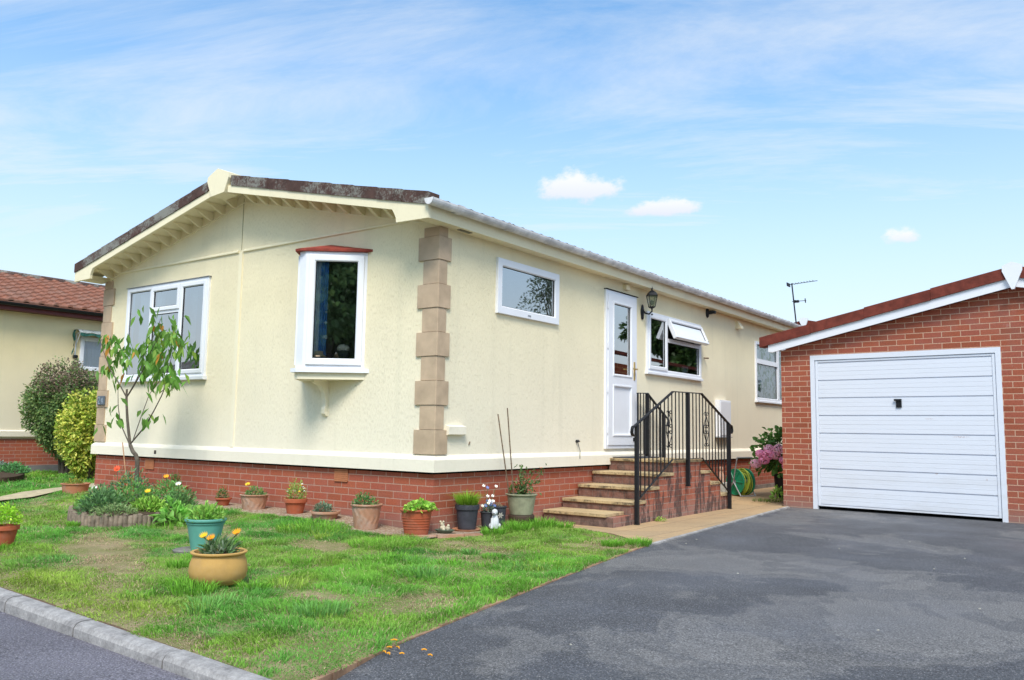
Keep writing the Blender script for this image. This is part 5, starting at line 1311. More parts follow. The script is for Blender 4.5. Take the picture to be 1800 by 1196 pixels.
dome('foliage', t, (0.02, 0, 0.17), 0.13, 0.12, 300, 0.04, 0.012, (0.09, 0.19, 0.07), (0.16, 0.26, 0.06), 0.5); flower(t, (-0.05, -0.06, 0.305), 0.032, M['yellow'], 12, 0.5, tilt=(.3, -.5))
t = pot('classic banded terracotta pot with tall cream flowered plant', (-1.78, -0.26, 0.02), 0.128, 0.075, 0.225, M['terra_red'])
dome('foliage', t, (0, 0, 0.20), 0.11, 0.22, 520, 0.034, 0.009, (0.17, 0.27, 0.06), (0.26, 0.32, 0.08), 0.8)
for k in range(9): a = random.uniform(0, 6.28); flower(t, (0.09*math.cos(a), 0.09*math.sin(a), random.uniform(0.27, 0.39)), 0.014, M['whitep'] if k % 3 else M['yellow'], 6, 0.6, tilt=(.3, -.4))
t = pot('low shallow terracotta bowl with a grey green rosette', (-1.27, -0.28, 0.01), 0.163, 0.10, 0.135, M['terra_pale'])
dome('foliage', t, (-0.03, 0, 0.12), 0.11, 0.10, 320, 0.045, 0.010, (0.10, 0.16, 0.10), (0.17, 0.22, 0.15), 0.6)
t = pot('weathered terracotta pot with swirling relief left of the ridged orange pot', (-0.63, -0.30, 0.0), 0.163, 0.115, 0.26, M['terra_pale'], rim='lip', emb=True)
dome('foliage', t, (-0.03, 0, 0.23), 0.13, 0.14, 300, 0.045, 0.014, (0.075, 0.15, 0.05), (0.13, 0.22, 0.06), 0.6)
t = pot('ridged bright orange pot with pale green geranium leaves at the house corner', (0.03, -0.27, 0.0), 0.163, 0.115, 0.25, M['terra_red'], rim='lip', emb='ridge')
dome('foliage', t, (0.03, 0, 0.24), 0.16, 0.09, 190, 0.05, 0.042, (0.18, 0.32, 0.05), (0.26, 0.40, 0.07), 0.3)
t = pot('square shouldered charcoal pot with a spiky bright green grass clump', (0.17, 0.34, 0.015), 0.126, 0.09, 0.25, M['char'], rim='band')
tuft('foliage', t, (0, 0, 0.22), 0.09, 0.20, 520, (0.26, 0.46, 0.04), 0.75, 0.006); tuft('foliage', t, (0, 0, 0.22), 0.10, 0.09, 120, (0.25, 0.24, 0.14), 1.4, 0.005)
mb = MB(); mb.lathe([(0.12, 0.0), (0.14, 0.006), (0.15, 0.022), (0.145, 0.024), (0.11, 0.012), (0, 0.012)], (0, 0, 0), 30); o = obj('pot_saucer', mb, M['terra']); o.location = (0.17, 0.34, 0.0); tag(o, 'terracotta saucer under the charcoal pot of spiky grass', 'saucer')
t = pot('sage ceramic pot holding a small rose bush between two tall canes', (0.28, 1.14, 0.115), 0.175, 0.125, 0.225, M['sage'], rim='lip')
rp = [(0.02, 0.0, 0.30), (0.05, -0.02, 0.48), (0.12, 0.05, 0.45), (-0.03, 0.02, 0.5), (0.2, 0.1, 0.47), (0.1, -0.05, 0.36)]
stems(t, (0, 0, 0.2), rp, 0.004); 
dome('foliage', t, (-0.08, 0, 0.21), 0.09, 0.13, 160, 0.04, 0.022, (0.07, 0.15, 0.04), (0.22, 0.10, 0.05), 0.3)
Pc = np.array([rp[i] for i in rng.integers(0, len(rp), 210)])*rng.uniform(0.55, 1.08, (210, 1))+rng.normal(0, 0.028, (210, 3)); Pc[:, 2] = np.maximum(Pc[:, 2], 0.22)
leaves('foliage', Pc, rng.normal(0, 1, (210, 3)), rng.normal(0, 0.6, (210, 3))+np.array([0, 0, 1.]), 0.038, 0.022, colr((0.12, 0.21, 0.07), 210), t)
flower(t, (0.2, 0.08, 0.50), 0.022, plain('peach_petal', (0.75, 0.35, 0.25, 1), 0.6), 8, 0.8)
mb = MB(); mb.lathe([(0.10, 0), (0.125, 0.02), (0.145, 0.10), (0.14, 0.115), (0.0, 0.115)], (0, 0, 0), 30); o = obj('upturned_pot', mb, M['brownpot']); o.location = (0.28, 1.14, 0.0); tag(o, 'dark brown pot serving as a stand beneath the sage ceramic pot', 'pot stand')
for (x, y, x1, y1, z1, lb) in ((0.20, 1.03, 0.12, 0.90, 1.20, 'shorter darker cane leaning left out of the sage pot'), (0.24, 1.05, 0.18, 0.99, 1.27, 'taller bamboo cane standing in the sage pot')):
    mb = MB(); P = [(x+(x1-x)*k/8, y+(y1-y)*k/8, 0.3+(z1-0.3)*k/8) for k in range(9)]; mb.tube(P, 0.0068, 7)
    for p in P[1:-1:2]: mb.tube([(p[0], p[1], p[2]-0.004), (p[0], p[1], p[2]+0.004)], 0.0085, 7)
    tag(obj('bamboo_cane', mb, M['cane']), lb, 'cane')
t = pot('black pot painted with a pale daisy, left of the sage pot', (0.19, 0.83, 0.03), 0.10, 0.08, 0.19, M['char'], rim='lip')
dome('foliage', t, (0, 0, 0.17), 0.06, 0.06, 60, 0.03, 0.012, (0.2, 0.16, 0.10), None, 0.4)
mb = MB()
cdx, cdy = 0.83*0.092, -0.55*0.092
for k in range(6):
    a = 2*math.pi*k/6
    q = [(0, 0), (0.022*math.cos(a-.4), 0.022*math.sin(a-.4)), (0.038*math.cos(a), 0.038*math.sin(a)), (0.022*math.cos(a+.4), 0.022*math.sin(a+.4))]
    mb.add([(cdx*1.03+0.55*u, cdy*1.03+0.83*u, 0.10+v) for u, v in q], [(0, 1, 2, 3)])
obj('painted_daisy', mb, M['stone'], t)
# white and black dog ornament
dg = thing('dog_ornament', 'white and black sitting dog ornament among the pots by the corner', 'dog ornament', (0.36, 0.56, 0.02), R_(-60)); dg.scale = (0.85, 0.85, 0.85)
mb = MB(); mb.lathe([(0.0, 0), (0.055, 0.005), (0.065, 0.05), (0.055, 0.11), (0.035, 0.16), (0.02, 0.18)], (0, 0, 0), 18, 1.1, 0.85)
for s in (-1, 1): mb.tube([(0.035, s*0.028, 0.12), (0.06, s*0.03, 0.05), (0.062, s*0.03, 0.0)], [0.018, 0.015, 0.017], 8); mb.ball((0.082, s*0.03, 0.012), 0.02, 10, 6, 1.3, 0.9, 0.6); mb.ball((-0.01, s*0.05, 0.03), 0.036, 10, 8, 1.3, 0.7, 0.9)
mb.ball((0.02, 0, 0.195), 0.042, 14, 10, 1.05, 0.9, 0.95); mb.ball((0.065, 0, 0.182), 0.022, 12, 8, 1.3, 0.9, 0.75); obj('body', mb, plain('white_glaze', (0.62, 0.63, 0.66, 1), 0.45, 0.4, 0.1), dg)
mb = MB()
for s in (-1, 1): mb.ball((0.005, s*0.042, 0.19), 0.02, 10, 8, 0.8, 0.5, 1.4)
mb.ball((0.094, 0, 0.187), 0.008, 8, 6); mb.ball((-0.045, 0, 0.09), 0.035, 12, 8, 0.6, 0.9, 1.1); obj('black_marking', mb, M['black'], dg)
mb = MB(); mb.tube([(-0.06, 0, 0.02), (-0.10, 0.02, 0.03), (-0.12, 0.04, 0.07)], [0.014, 0.011, 0.006], 8); obj('tail', mb, M['black'], dg)
t = pot('small black pot of blue and white flowers behind the dog ornament', (0.24, 0.60, 0.02), 0.085, 0.065, 0.16, M['char'], rim='lip')
dome('foliage', t, (0, 0, 0.15), 0.07, 0.10, 130, 0.035, 0.012, (0.16, 0.2, 0.16), None, 0.6)
bl_ = plain('blue_petal', (0.12, 0.22, 0.55, 1), 0.6); fs = [(random.uniform(-.07, .07), random.uniform(-.07, .07), random.uniform(0.2, 0.33)) for _ in range(14)]+[(-0.05, -0.02, 0.42), (-0.03, 0.02, 0.40), (0.0, 0.13, 0.41)]
stems(t, (0, 0, 0.14), fs[-8:], 0.0022)
for i, q in enumerate(fs): flower(t, q, 0.02, M['whitep'] if i % 3 else bl_, 5, 0.4, M['yellow'], tilt=(.6, -.5))
# frog dish ornament
fg = thing('stone_dish_ornament', 'small pale stone figures on a green leaf dish on the gravel', 'garden ornament', (0.17, -0.01, 0.006), R_(20))
mb = MB(); mb.lathe([(0.03, 0.0), (0.06, 0.01), (0.085, 0.035), (0.08, 0.037), (0.05, 0.02), (0, 0.018)], (0, 0, 0), 24, 1.25, 0.8); obj('leaf_dish', mb, plain('green_glaze', (0.11, 0.16, 0.12, 1), 0.4, 0.5, 0.2), fg)
mb = MB()
for (x, y, z, r) in ((-0.02, 0, 0.05, 0.03), (-0.025, 0, 0.085, 0.022), (0.03, 0.01, 0.045, 0.024), (0.035, 0.01, 0.072, 0.015), (-0.04, -0.01, 0.11, 0.012), (-0.01, -0.01, 0.112, 0.011), (0.0, -0.03, 0.04, 0.018)): mb.ball((x, y, z), r, 12, 8, 1, 1, 1, 0, 0.08)
obj('stone_figure', mb, plain('cream_stone', (0.55, 0.49, 0.36, 1), 0.85, 0.2, 0.3, 30), fg)
# curved gravel edging tile
mb = MB(); P = [(-0.15, -0.50, 0.01), (0.1, -0.42, 0.015), (0.28, -0.25, 0.02), (0.42, -0.02, 0.02), (0.47, 0.2, 0.01)]
for a, b in zip(P, P[1:]):
    d = (Vector(b)-Vector(a)); nn = Vector((-d.y, d.x, 0)).normalized()*0.022; a_ = Vector(a); b_ = d*0.985
    mb.prism([a_-nn-Vector((0, 0, .04)), a_+nn-Vector((0, 0, .04)), a_+nn, a_-nn][::-1], b_)
tag(obj('gravel_edging', mb, M['terra_pale']), 'curved terracotta edging round the gravel at the house corner', 'edging')

# ------------------------------------------------------------------ log edged flower bed with plants
E1 = lambda a, b: (bc[0]+ax1[0]*a+ax2[0]*b, bc[1]+ax1[1]*a+ax2[1]*b)
FB = thing('flower_bed', 'raised flower bed edged with a roll of short weathered logs on the lawn', 'flower bed', (bc[0], bc[1], 0))
mb = MB(); n = 40; V = [(*E1(0, 0), 0.155)]+[(*E1(0.55*math.cos(2*math.pi*k/n), 0.34*math.sin(2*math.pi*k/n)), 0.14) for k in range(n)]+[(*E1(0.95*math.cos(2*math.pi*k/n), 0.57*math.sin(2*math.pi*k/n)), 0.11) for k in range(n)]
mb.add(V, [(0, 1+k, 1+(k+1) % n) for k in range(n)]+[(1+k, 1+n+k, 1+n+(k+1) % n, 1+(k+1) % n) for k in range(n)], True); obj('soil', mb, M['soil'], FB, world=True)
cnt = 84
for k in range(cnt):
    a = 2*math.pi*k/cnt
    x, y = E1(0.97*math.cos(a), 0.59*math.sin(a)); vis = (x-bc[0])*0.87-(y-bc[1])*0.49 > -0.25
    if not vis or (0.30 < ((a+0.0) % (2*math.pi)) < -1): continue
    mb = MB(); h = random.uniform(0.09, 0.135); mb.tube([(x, y, -0.03), (x+random.uniform(-.004, .004), y, h-0.008), (x, y, h)], [0.027, 0.0265, 0.022], 9); obj('log', mb, M['wood'], FB, world=True)
bp = [(-2.72, -1.80, 'low mat forming plant spilling over the front left of the log bed', (0.14, 0.20, 0.08), 0.20, 0.09, 0.03, None),
      (-3.05, -1.75, 'dark leafy perennial at the left rear of the log bed', (0.08, 0.15, 0.06), 0.20, 0.20, 0.06, None),
      (-2.75, -1.40, 'yellow green primrose clump at the front of the log bed', (0.17, 0.28, 0.05), 0.17, 0.12, 0.06, 'yellow'),
      (-3.15, -1.35, 'grey green bushy perennial in the middle of the log bed', (0.09, 0.19, 0.05), 0.24, 0.24, 0.05, None),
      (-3.75, -1.05, 'tall rounded dark green plant beside the tree trunk', (0.06, 0.13, 0.06), 0.26, 0.30, 0.045, None),
      (-3.15, -0.95, 'leafy plant with an orange flower at the right of the log bed', (0.09, 0.19, 0.05), 0.22, 0.24, 0.05, 'orange'),
      (-3.55, -1.55, 'green perennial with a cream flower at the left end of the log bed', (0.11, 0.22, 0.05), 0.20, 0.12, 0.05, 'whitep'),
      (-3.95, -1.25, 'low green cushion plant at the far end of the log bed', (0.10, 0.2, 0.06), 0.22, 0.14, 0.05, None),
      (-2.75, -1.05, 'small cream flowered perennial at the right front of the log bed', (0.09, 0.17, 0.06), 0.18, 0.18, 0.05, 'whitep')]
for i, (x, y, lb, c, rx, rz, L, fm) in enumerate(bp):
    t = thing('garden_plant', lb, 'plant', (x, y, 0.11)); dome('foliage', t, (0, 0, 0), rx*1.1, rz*1.25, 620, L*1.15, L*0.36, c, tuple(min(1, q*1.6) for q in c), 0.5)
    if fm: flower(t, (0.05, -0.06, rz+0.09), 0.034, M[fm], 12, 0.6, M['yellow'], tilt=(.4, -.4)); stems(t, (0, 0, 0.02), [(0.05, -0.06, rz+0.085)])
t = thing('garden_plant', 'broad leaved light green plant sprawling on the grass at the front of the log bed', 'plant', (-2.36, -1.33, 0.0))
dome('foliage', t, (0, 0, 0.02), 0.20, 0.20, 120, 0.13, 0.055, (0.12, 0.27, 0.05), (0.17, 0.34, 0.07), 0.6)
t = thing('poppy', 'orange red flower on a tall stem in front of the young tree', 'flower', (-3.55, -1.30, 0.12)); stems(t, (0, 0, 0), [(-0.02, -0.03, 0.40)]); flower(t, (-0.02, -0.03, 0.40), 0.038, M['redp'], 9, 0.35, tilt=(.7, -.6))

# ------------------------------------------------------------------ young tree
TR = thing('young_tree', 'slender young cherry tree with drooping leaves before the front window', 'tree', (-4.17, -0.72, 0))
mb = MB()
def br(pts, r0, r1, dy=0.0):
    n = len(pts); P = []
    for i, (x, z) in enumerate(pts):
        P.append((x, -0.72+dy*i/(n-1), z))
    Q = []
    for i in range(n-1):
        for k in range(4):
            t = k/4; Q.append(tuple(P[i][j]+(P[i+1][j]-P[i][j])*t for j in range(3)))
    Q.append(P[-1]); Q = [Q[0]]+[tuple((Q[i-1][j]+2*Q[i][j]+Q[i+1][j])/4 for j in range(3)) for i in range(1, len(Q)-1)]+[Q[-1]]
    m = len(Q); mb.tube(Q, [r0+(r1-r0)*i/(m-1) for i in range(m)], 8)
    return Q
br([(-4.17, -0.05), (-4.20, 0.31), (-4.215, 0.60)], 0.034, 0.027); br([(-4.215, 0.59), (-4.26, 0.655), (-4.33, 0.69), (-4.40, 0.77)], 0.026, 0.022)
obj('trunk', mb, M['bark'], TR, world=True)
mb = MB()
br([(-4.40, 0.76), (-4.50, 1.07), (-4.56, 1.36), (-4.56, 1.47)], 0.019, 0.013)
for pts, r, dy in [([(-4.56, 1.37), (-4.72, 1.56), (-4.87, 1.71), (-4.99, 1.92), (-5.07, 2.11)], 0.009, -0.12), ([(-4.56, 1.36), (-4.41, 1.53), (-4.32, 1.68), (-4.26, 1.92), (-4.03, 2.2), (-3.97, 2.34)], 0.009, 0.05),
                   ([(-4.54, 1.38), (-4.34, 1.5), (-4.08, 1.7), (-3.82, 1.98), (-3.65, 2.07)], 0.009, -0.15), ([(-4.39, 0.79), (-4.13, 1.0), (-3.98, 1.2), (-3.83, 1.43), (-3.82, 1.63), (-3.75, 1.9)], 0.010, 0.1),
                   ([(-3.82, 1.41), (-3.61, 1.47), (-3.38, 1.53)], 0.006, -0.08), ([(-4.41, 0.77), (-4.71, 1.03), (-4.85, 1.25), (-4.93, 1.43), (-4.99, 1.57)], 0.008, 0.12), ([(-4.36, 0.8), (-4.27, 1.14), (-4.2, 1.42), (-4.07, 1.58)], 0.006, 0.15)]:
    br(pts, r, 0.003, dy)
obj('branch', mb, M['bark'], TR, world=True)
cl = [(-5.1, 2.11, 9), (-4.97, 2.0, 10), (-4.9, 1.85, 9), (-4.98, 1.75, 6), (-5.12, 1.92, 6), (-5.0, 2.12, 7), (-3.98, 2.36, 6), (-3.79, 2.31, 6), (-4.09, 2.13, 9), (-3.84, 2.14, 10), (-3.65, 2.11, 10), (-3.46, 2.0, 8), (-4.15, 1.92, 9), (-3.88, 1.95, 12), (-3.66, 1.88, 10),
      (-4.05, 1.80, 12), (-3.8, 1.75, 9), (-4.24, 1.73, 7), (-3.95, 1.98, 10), (-3.38, 1.56, 9), (-3.55, 1.5, 6), (-3.5, 1.60, 5), (-4.22, 1.6, 5), (-3.87, 1.66, 7), (-4.93, 1.2, 3), (-4.78, 1.12, 3), (-4.07, 1.13, 4), (-3.91, 1.09, 3), (-5.0, 1.64, 4), (-4.45, 1.45, 2), (-4.07, 1.46, 3), (-4.12, 1.62, 5), (-3.75, 2.0, 8), (-3.98, 2.22, 8), (-4.86, 1.02, 2), (-3.5, 1.92, 5)]
P = []; D = []; 
for x, z, k in cl:
    yy = -0.72+random.uniform(-0.16, 0.14)
    for _ in range(int(k*1.6)):
        P.append((x+random.gauss(0, 0.07), yy+random.gauss(0, 0.07), z+random.gauss(0, 0.05)+0.03)); a = random.uniform(0, 6.28); D.append((math.cos(a)*0.55, math.sin(a)*0.55, random.uniform(-1.5, -0.4)))
P = np.array(P); D = np.array(D); n = len(P); col = colr((0.14, 0.31, 0.05), n, 0.35); od = rng.random(n); col[od < 0.035] = (0.55, 0.25, 0.04); col[(od > 0.035) & (od < 0.2)] = (0.26, 0.42, 0.07)
off = np.array([-4.17, -0.72, 0]); leaves('foliage', P-off, D, rng.normal(0, 1, (n, 3))+np.array([0.6, -0.9, 0.3]), 0.13*rng.uniform(0.7, 1.15, n), 0.050, col, TR, fold=0.22, droop=0.22)
mb = MB(); mb.tube([(-4.44, -0.80, 0.80), (-4.20, -0.80, 0.05)], 0.0065, 7); tag(obj('bamboo_cane', mb, plain('pale_cane', (0.45, 0.24, 0.13, 1), 0.6)), 'thin orange brown cane leaning beside the young tree trunk', 'cane')

# ------------------------------------------------------------------ shrubs at the left
def blob_shrub(name, label, cat, c, rx, ry, z0, z1, n, L, W, base, tip, tipf, trunk=True, top=None):
    t = thing(name, label, cat, (c[0], c[1], 0))
    th = rng.uniform(0, 2*np.pi, n); u = rng.uniform(-1, 1, n); s = np.sqrt(1-u*u)
    d = np.stack([s*np.cos(th), s*np.sin(th), u], 1)
    lump = 0.90+0.16*np.sin(3*th+2*u)+0.10*np.sin(7*th-5*u+1)+0.07*np.sin(11*u+4*th)
    q = (rng.random(n)**0.22)*np.clip(lump, 0.7, 1.12)*rng.uniform(0.93, 1.05, n)
    rz = (z1-z0)/2; P = d*np.array([rx, ry, rz])*q[:, None]+np.array([0, 0, z0+rz])
    shape = np.where(P[:, 2] < z0+rz, 1-0.35*((z0+rz-P[:, 2])/rz)**1.5, 1.0); P[:, :2] *= shape[:, None]
    D = d+rng.normal(0, 0.7, (n, 3))+np.array([0, 0, 0.25]); N = d+rng.normal(0, 0.6, (n, 3))+np.array([0, 0, 0.5])
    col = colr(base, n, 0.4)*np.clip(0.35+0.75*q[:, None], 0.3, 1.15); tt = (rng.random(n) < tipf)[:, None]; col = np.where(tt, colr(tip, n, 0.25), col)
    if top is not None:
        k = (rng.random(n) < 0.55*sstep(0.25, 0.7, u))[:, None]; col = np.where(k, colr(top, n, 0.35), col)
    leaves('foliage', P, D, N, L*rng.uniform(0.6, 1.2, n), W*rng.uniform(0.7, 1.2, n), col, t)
    mb = MB()
    for k in range(7):
        a = k*0.9; mb.tube([(0.06*math.cos(a), 0.06*math.sin(a), -0.05), (0.12*math.cos(a), 0.12*math.sin(a), z0+0.15), (rx*0.5*math.cos(a), ry*0.5*math.sin(a), z0+rz)], [0.035, 0.028, 0.012], 7)
    obj('trunk', mb, M['bark'], t); return t
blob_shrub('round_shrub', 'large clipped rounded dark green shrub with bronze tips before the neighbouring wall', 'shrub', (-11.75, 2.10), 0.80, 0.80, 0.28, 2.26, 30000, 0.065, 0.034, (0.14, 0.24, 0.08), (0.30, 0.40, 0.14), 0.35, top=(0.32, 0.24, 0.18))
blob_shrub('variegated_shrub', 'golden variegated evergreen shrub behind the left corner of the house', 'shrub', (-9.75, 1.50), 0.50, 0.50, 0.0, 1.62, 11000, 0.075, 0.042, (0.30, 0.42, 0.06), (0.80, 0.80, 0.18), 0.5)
# left raised bed
LB = thing('flower_bed', 'low oval flower bed of bare soil on the grass at the far left', 'flower bed', (-11.6, 0.75, 0))
mb = MB(); n = 36; c0 = (-11.6, 0.75); V = [(c0[0], c0[1], 0.16)]+[(c0[0]+2.2*math.cos(2*math.pi*k/n)*0.83-0.75*math.sin(2*math.pi*k/n)*0.5, c0[1]+0.75*math.sin(2*math.pi*k/n)*0.83+2.2*math.cos(2*math.pi*k/n)*(-0.25), 0.10) for k in range(n)]
mb.add(V, [(0, 1+k, 1+(k+1) % n) for k in range(n)], True); mb.add([(v[0], v[1], v[2]) for v in V[1:]]+[(v[0], v[1], -0.05) for v in V[1:]], [(k, n+k, n+(k+1) % n, (k+1) % n) for k in range(n)]); obj('soil', mb, M['soil'], LB, world=True)
for (x, y, lb, c, r) in ((-10.9, 0.75, 'bright green plant in the far left flower bed', (0.07, 0.18, 0.06), 0.28), (-11.6, 0.35, 'low spreading green plant at the front of the far left flower bed', (0.09, 0.19, 0.05), 0.35), (-12.4, 1.1, 'grey leaved plant near the wall in the far left flower bed', (0.16, 0.2, 0.17), 0.25)):
    t = thing('garden_plant', lb, 'plant', (x, y, 0.10)); dome('foliage', t, (0, 0, 0), r, r*0.7, 500, 0.07, 0.028, c, tuple(q*1.5 for q in c), 0.5)

# ------------------------------------------------------------------ hydrangea in a black pot
hd = thing('potted_hydrangea', 'pink flowering hydrangea in a tall black pot beside the garage corner', 'hydrangea', (1.10, 7.42, 0.0))
mb = MB(); mb.lathe([(0.13, 0), (0.135, 0.01), (0.17, 0.34), (0.185, 0.345), (0.185, 0.38), (0.165, 0.38), (0.16, 0.33)], (0, 0, 0), 28); obj('pot', mb, M['black'], hd)
mb = MB(); mb.lathe([(0.165, 0.34), (0.0, 0.345)], (0, 0, 0), 20); obj('soil', mb, M['soil'], hd)
n = 760; th = rng.uniform(0, 2*np.pi, n); u = rng.uniform(-0.75, 1, n); s = np.sqrt(1-u*u); q = rng.random(n)**0.3
Pd = np.stack([s*np.cos(th), s*np.sin(th), u], 1); P = Pd*np.array([0.44, 0.44, 0.43])*q[:, None]*(0.9+0.15*np.sin(4*th)[:, None])+np.array([-0.05, 0, 0.70])
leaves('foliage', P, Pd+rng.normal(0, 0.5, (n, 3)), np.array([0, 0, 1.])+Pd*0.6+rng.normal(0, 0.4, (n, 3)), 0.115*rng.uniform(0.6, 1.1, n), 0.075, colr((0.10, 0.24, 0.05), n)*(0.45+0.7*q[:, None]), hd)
pink = [(1.0, 0.40, 0.62), (0.98, 0.42, 0.70), (1.0, 0.58, 0.74)]
heads = [(-0.30, -0.38, 0.70), (-0.40, -0.30, 0.72), (-0.16, -0.42, 0.80), (0.02, -0.36, 0.96), (-0.02, -0.40, 0.86), (-0.20, -0.36, 0.70), (-0.10, -0.44, 0.62), (0.12, -0.38, 0.90), (0.20, -0.40, 0.72), (0.05, -0.46, 0.72), (-0.34, -0.28, 0.62), (-0.28, -0.30, 0.80), (-0.05, -0.44, 0.53), (0.36, -0.25, 0.60), (-0.43, -0.12, 0.55), (0.32, -0.26, 0.82)]
rot = Matrix.Rotation(R_(30), 3, 'Z')
for i, h in enumerate(heads):
    hv = rot @ Vector((h[0]*1.12, h[1]*1.14, h[2])); n = 240; d = rng.normal(0, 1, (n, 3)); d /= np.linalg.norm(d, axis=1)[:, None]
    r = random.uniform(0.075, 0.10); P = np.array(hv)+d*r*np.array([1, 1, 0.8]); 
    leaves('flower_head', P-d*0.004, np.cross(d, rng.normal(0, 1, (n, 3))), d, 0.026, 0.024, colr(pink[i % 3], n, 0.2), hd, mat=M['leaf'], fold=0.1, droop=0.0)
# weeds at the foot of the garage
t = thing('weed', 'green weeds growing from the paving beside the black hydrangea pot', 'weed', (1.28, 6.55, 0.0)); dome('foliage', t, (0, 0, 0.02), 0.12, 0.22, 110, 0.06, 0.032, (0.14, 0.26, 0.05), None, 0.8); tuft('foliage', t, (-0.15, -0.1, 0.0), 0.22, 0.06, 260, (0.13, 0.2, 0.05), 0.8)
t = thing('weed', 'small weed at the base of the steps side wall', 'weed', (1.03, 3.0, -0.045)); dome('foliage', t, (0, 0, 0), 0.07, 0.05, 90, 0.03, 0.014, (0.2, 0.28, 0.06), None, 0.5)

# ------------------------------------------------------------------ hose reel
hr = thing('hose_reel', 'green garden hose reel with grey tubular stand behind the steps', 'hose reel', (0.42, 7.25, 0.235), R_(62))
gp = plain('green_plastic', (0.01, 0.26, 0.13, 1), 0.4, 0.5, 0.15)
for s in (-1, 1):
    mb = MB(); x = s*0.12; V = []; n = 32
    prof = [(0.04, 0.012), (0.10, 0.0), (0.19, 0.0), (0.215, 0.008), (0.22, -0.008), (0.21, -0.016), (0.04, -0.010)]
    for r, o_ in prof:
        for k in range(n): a = 2*math.pi*k/n; V.append((x+s*o_, r*math.cos(a), r*math.sin(a)))
    m_ = len(prof); F = [(i*n+k, i*n+(k+1) % n, ((i+1) % m_)*n+(k+1) % n, ((i+1) % m_)*n+k) for i in range(m_) for k in range(n)]
    mb.add(V, F, True)
    for k in range(6): a = k*math.pi/3; mb.tube([(x+s*0.012, 0.04*math.cos(a), 0.04*math.sin(a)), (x+s*0.008, 0.19*math.cos(a), 0.19*math.sin(a))], 0.009, 6)
    obj('drum_side', mb, gp, hr)
mb = MB(); mb.tube([(-0.13, 0, 0), (0.13, 0, 0)], 0.045, 16); obj('hub', mb, M['grey_metal'], hr)
mb = MB(); sp_ = []
for k in range(400):
    a = k*0.16; la = k/400*7; r = 0.15+0.014*int(la); x = -0.10+0.20*abs((la % 2)-1); sp_.append((x, r*math.cos(a)*0.93, r*math.sin(a)*0.93))
mb.tube(sp_, 0.0085, 6); mb.tube([(0.09, 0.0, -0.19), (0.14, 0.10, -0.225), (0.10, 0.22, -0.23), (0.0, 0.15, -0.23), (0.06, 0.05, -0.228)], 0.009, 6); obj('hose', mb, plain('yellow_green_hose', (0.42, 0.50, 0.06, 1), 0.4), hr)
mb = MB()
for s in (-1, 1): mb.tube([(s*0.155, -0.10, 0.40), (s*0.155, 0.0, 0.0), (s*0.155, 0.18, -0.225)], 0.011, 8); mb.tube([(s*0.155, 0, 0), (s*0.155, -0.18, -0.225)], 0.011, 8)
mb.tube([(-0.155, -0.10, 0.40), (0.155, -0.10, 0.40)], 0.012, 8); mb.tube([(-0.155, 0.18, -0.225), (-0.1, 0.30, -0.225), (0.1, 0.30, -0.225), (0.155, 0.18, -0.225)], 0.011, 8); mb.tube([(-0.155, -0.18, -0.225), (0.155, -0.18, -0.225)], 0.011, 8); obj('stand', mb, M['grey_metal'], hr)
gn = thing('garden_figure', 'little tan garden figure standing behind the steps near the hose reel', 'garden ornament', (0.55, 6.1, 0.0))
mb = MB(); mb.box(-0.09, 0.09, -0.09, 0.09, 0, 0.28, 0, 0.01); obj('plinth', mb, M['stone'], gn)
mb = MB(); mb.lathe([(0.05, 0.28), (0.055, 0.34), (0.035, 0.42), (0.02, 0.45), (0.035, 0.48), (0.03, 0.51), (0.0, 0.52)], (0, 0, 0), 14); obj('figure', mb, M['terra_pale'], gn)
# bits of orange peel on the tarmac
for i in range(9):
    x = 2.86+random.gauss(0.0, 0.09); y = -3.50+random.gauss(0, 0.09); a = random.uniform(-0.6, 0.9); l = random.uniform(0.007, 0.016)
    x = max(x, edge_x(y)-0.03)
    zc = 0.0 if x < edge_x(y)+0.03 else 0.0
    mb = MB(); mb.prism([(-l, -0.005, -0.004), (l, -0.004, -0.004), (l, 0.004, 0.006), (-l, 0.005, 0.005)], (0, 0.0, 0.004)) if False else mb.tube([(-l, 0, 0), (0, 0.004, 0.003), (l, 0, 0)], 0.0032, 5)
    o = obj('carrot_shred', mb, M['orange']); o.location = (x, y, 0.004-0.055*float(sstep(-3.4, -4.3, y))*0.9+0.003); o.rotation_euler = (0, 0, a)
    tag(o, 'short orange shred of carrot lying by the edge of the driveway', 'carrot shred', 'orange shreds scattered at the driveway edge')
# small pale stones on the tarmac
for i, (x, y) in enumerate([(2.25, 1.3), (2.3, 0.95), (3.25, 2.2), (3.3, -0.35), (3.5, 1.6), (3.9, 2.6), (4.4, 0.9), (4.5, 1.7), (3.45, -2.9), (4.9, -0.6), (4.55, -1.6)]):
    mb = MB(); mb.ball((0, 0, 0), random.uniform(0.004, 0.008), 7, 5, 1.3, 1, 0.6, 0, 0.15); o = obj('pebble', mb, M['stone']); o.location = (x, y, 0.004); tag(o, 'tiny pale pebble lying on the tarmac driveway', 'pebble', 'pale pebbles on the driveway')

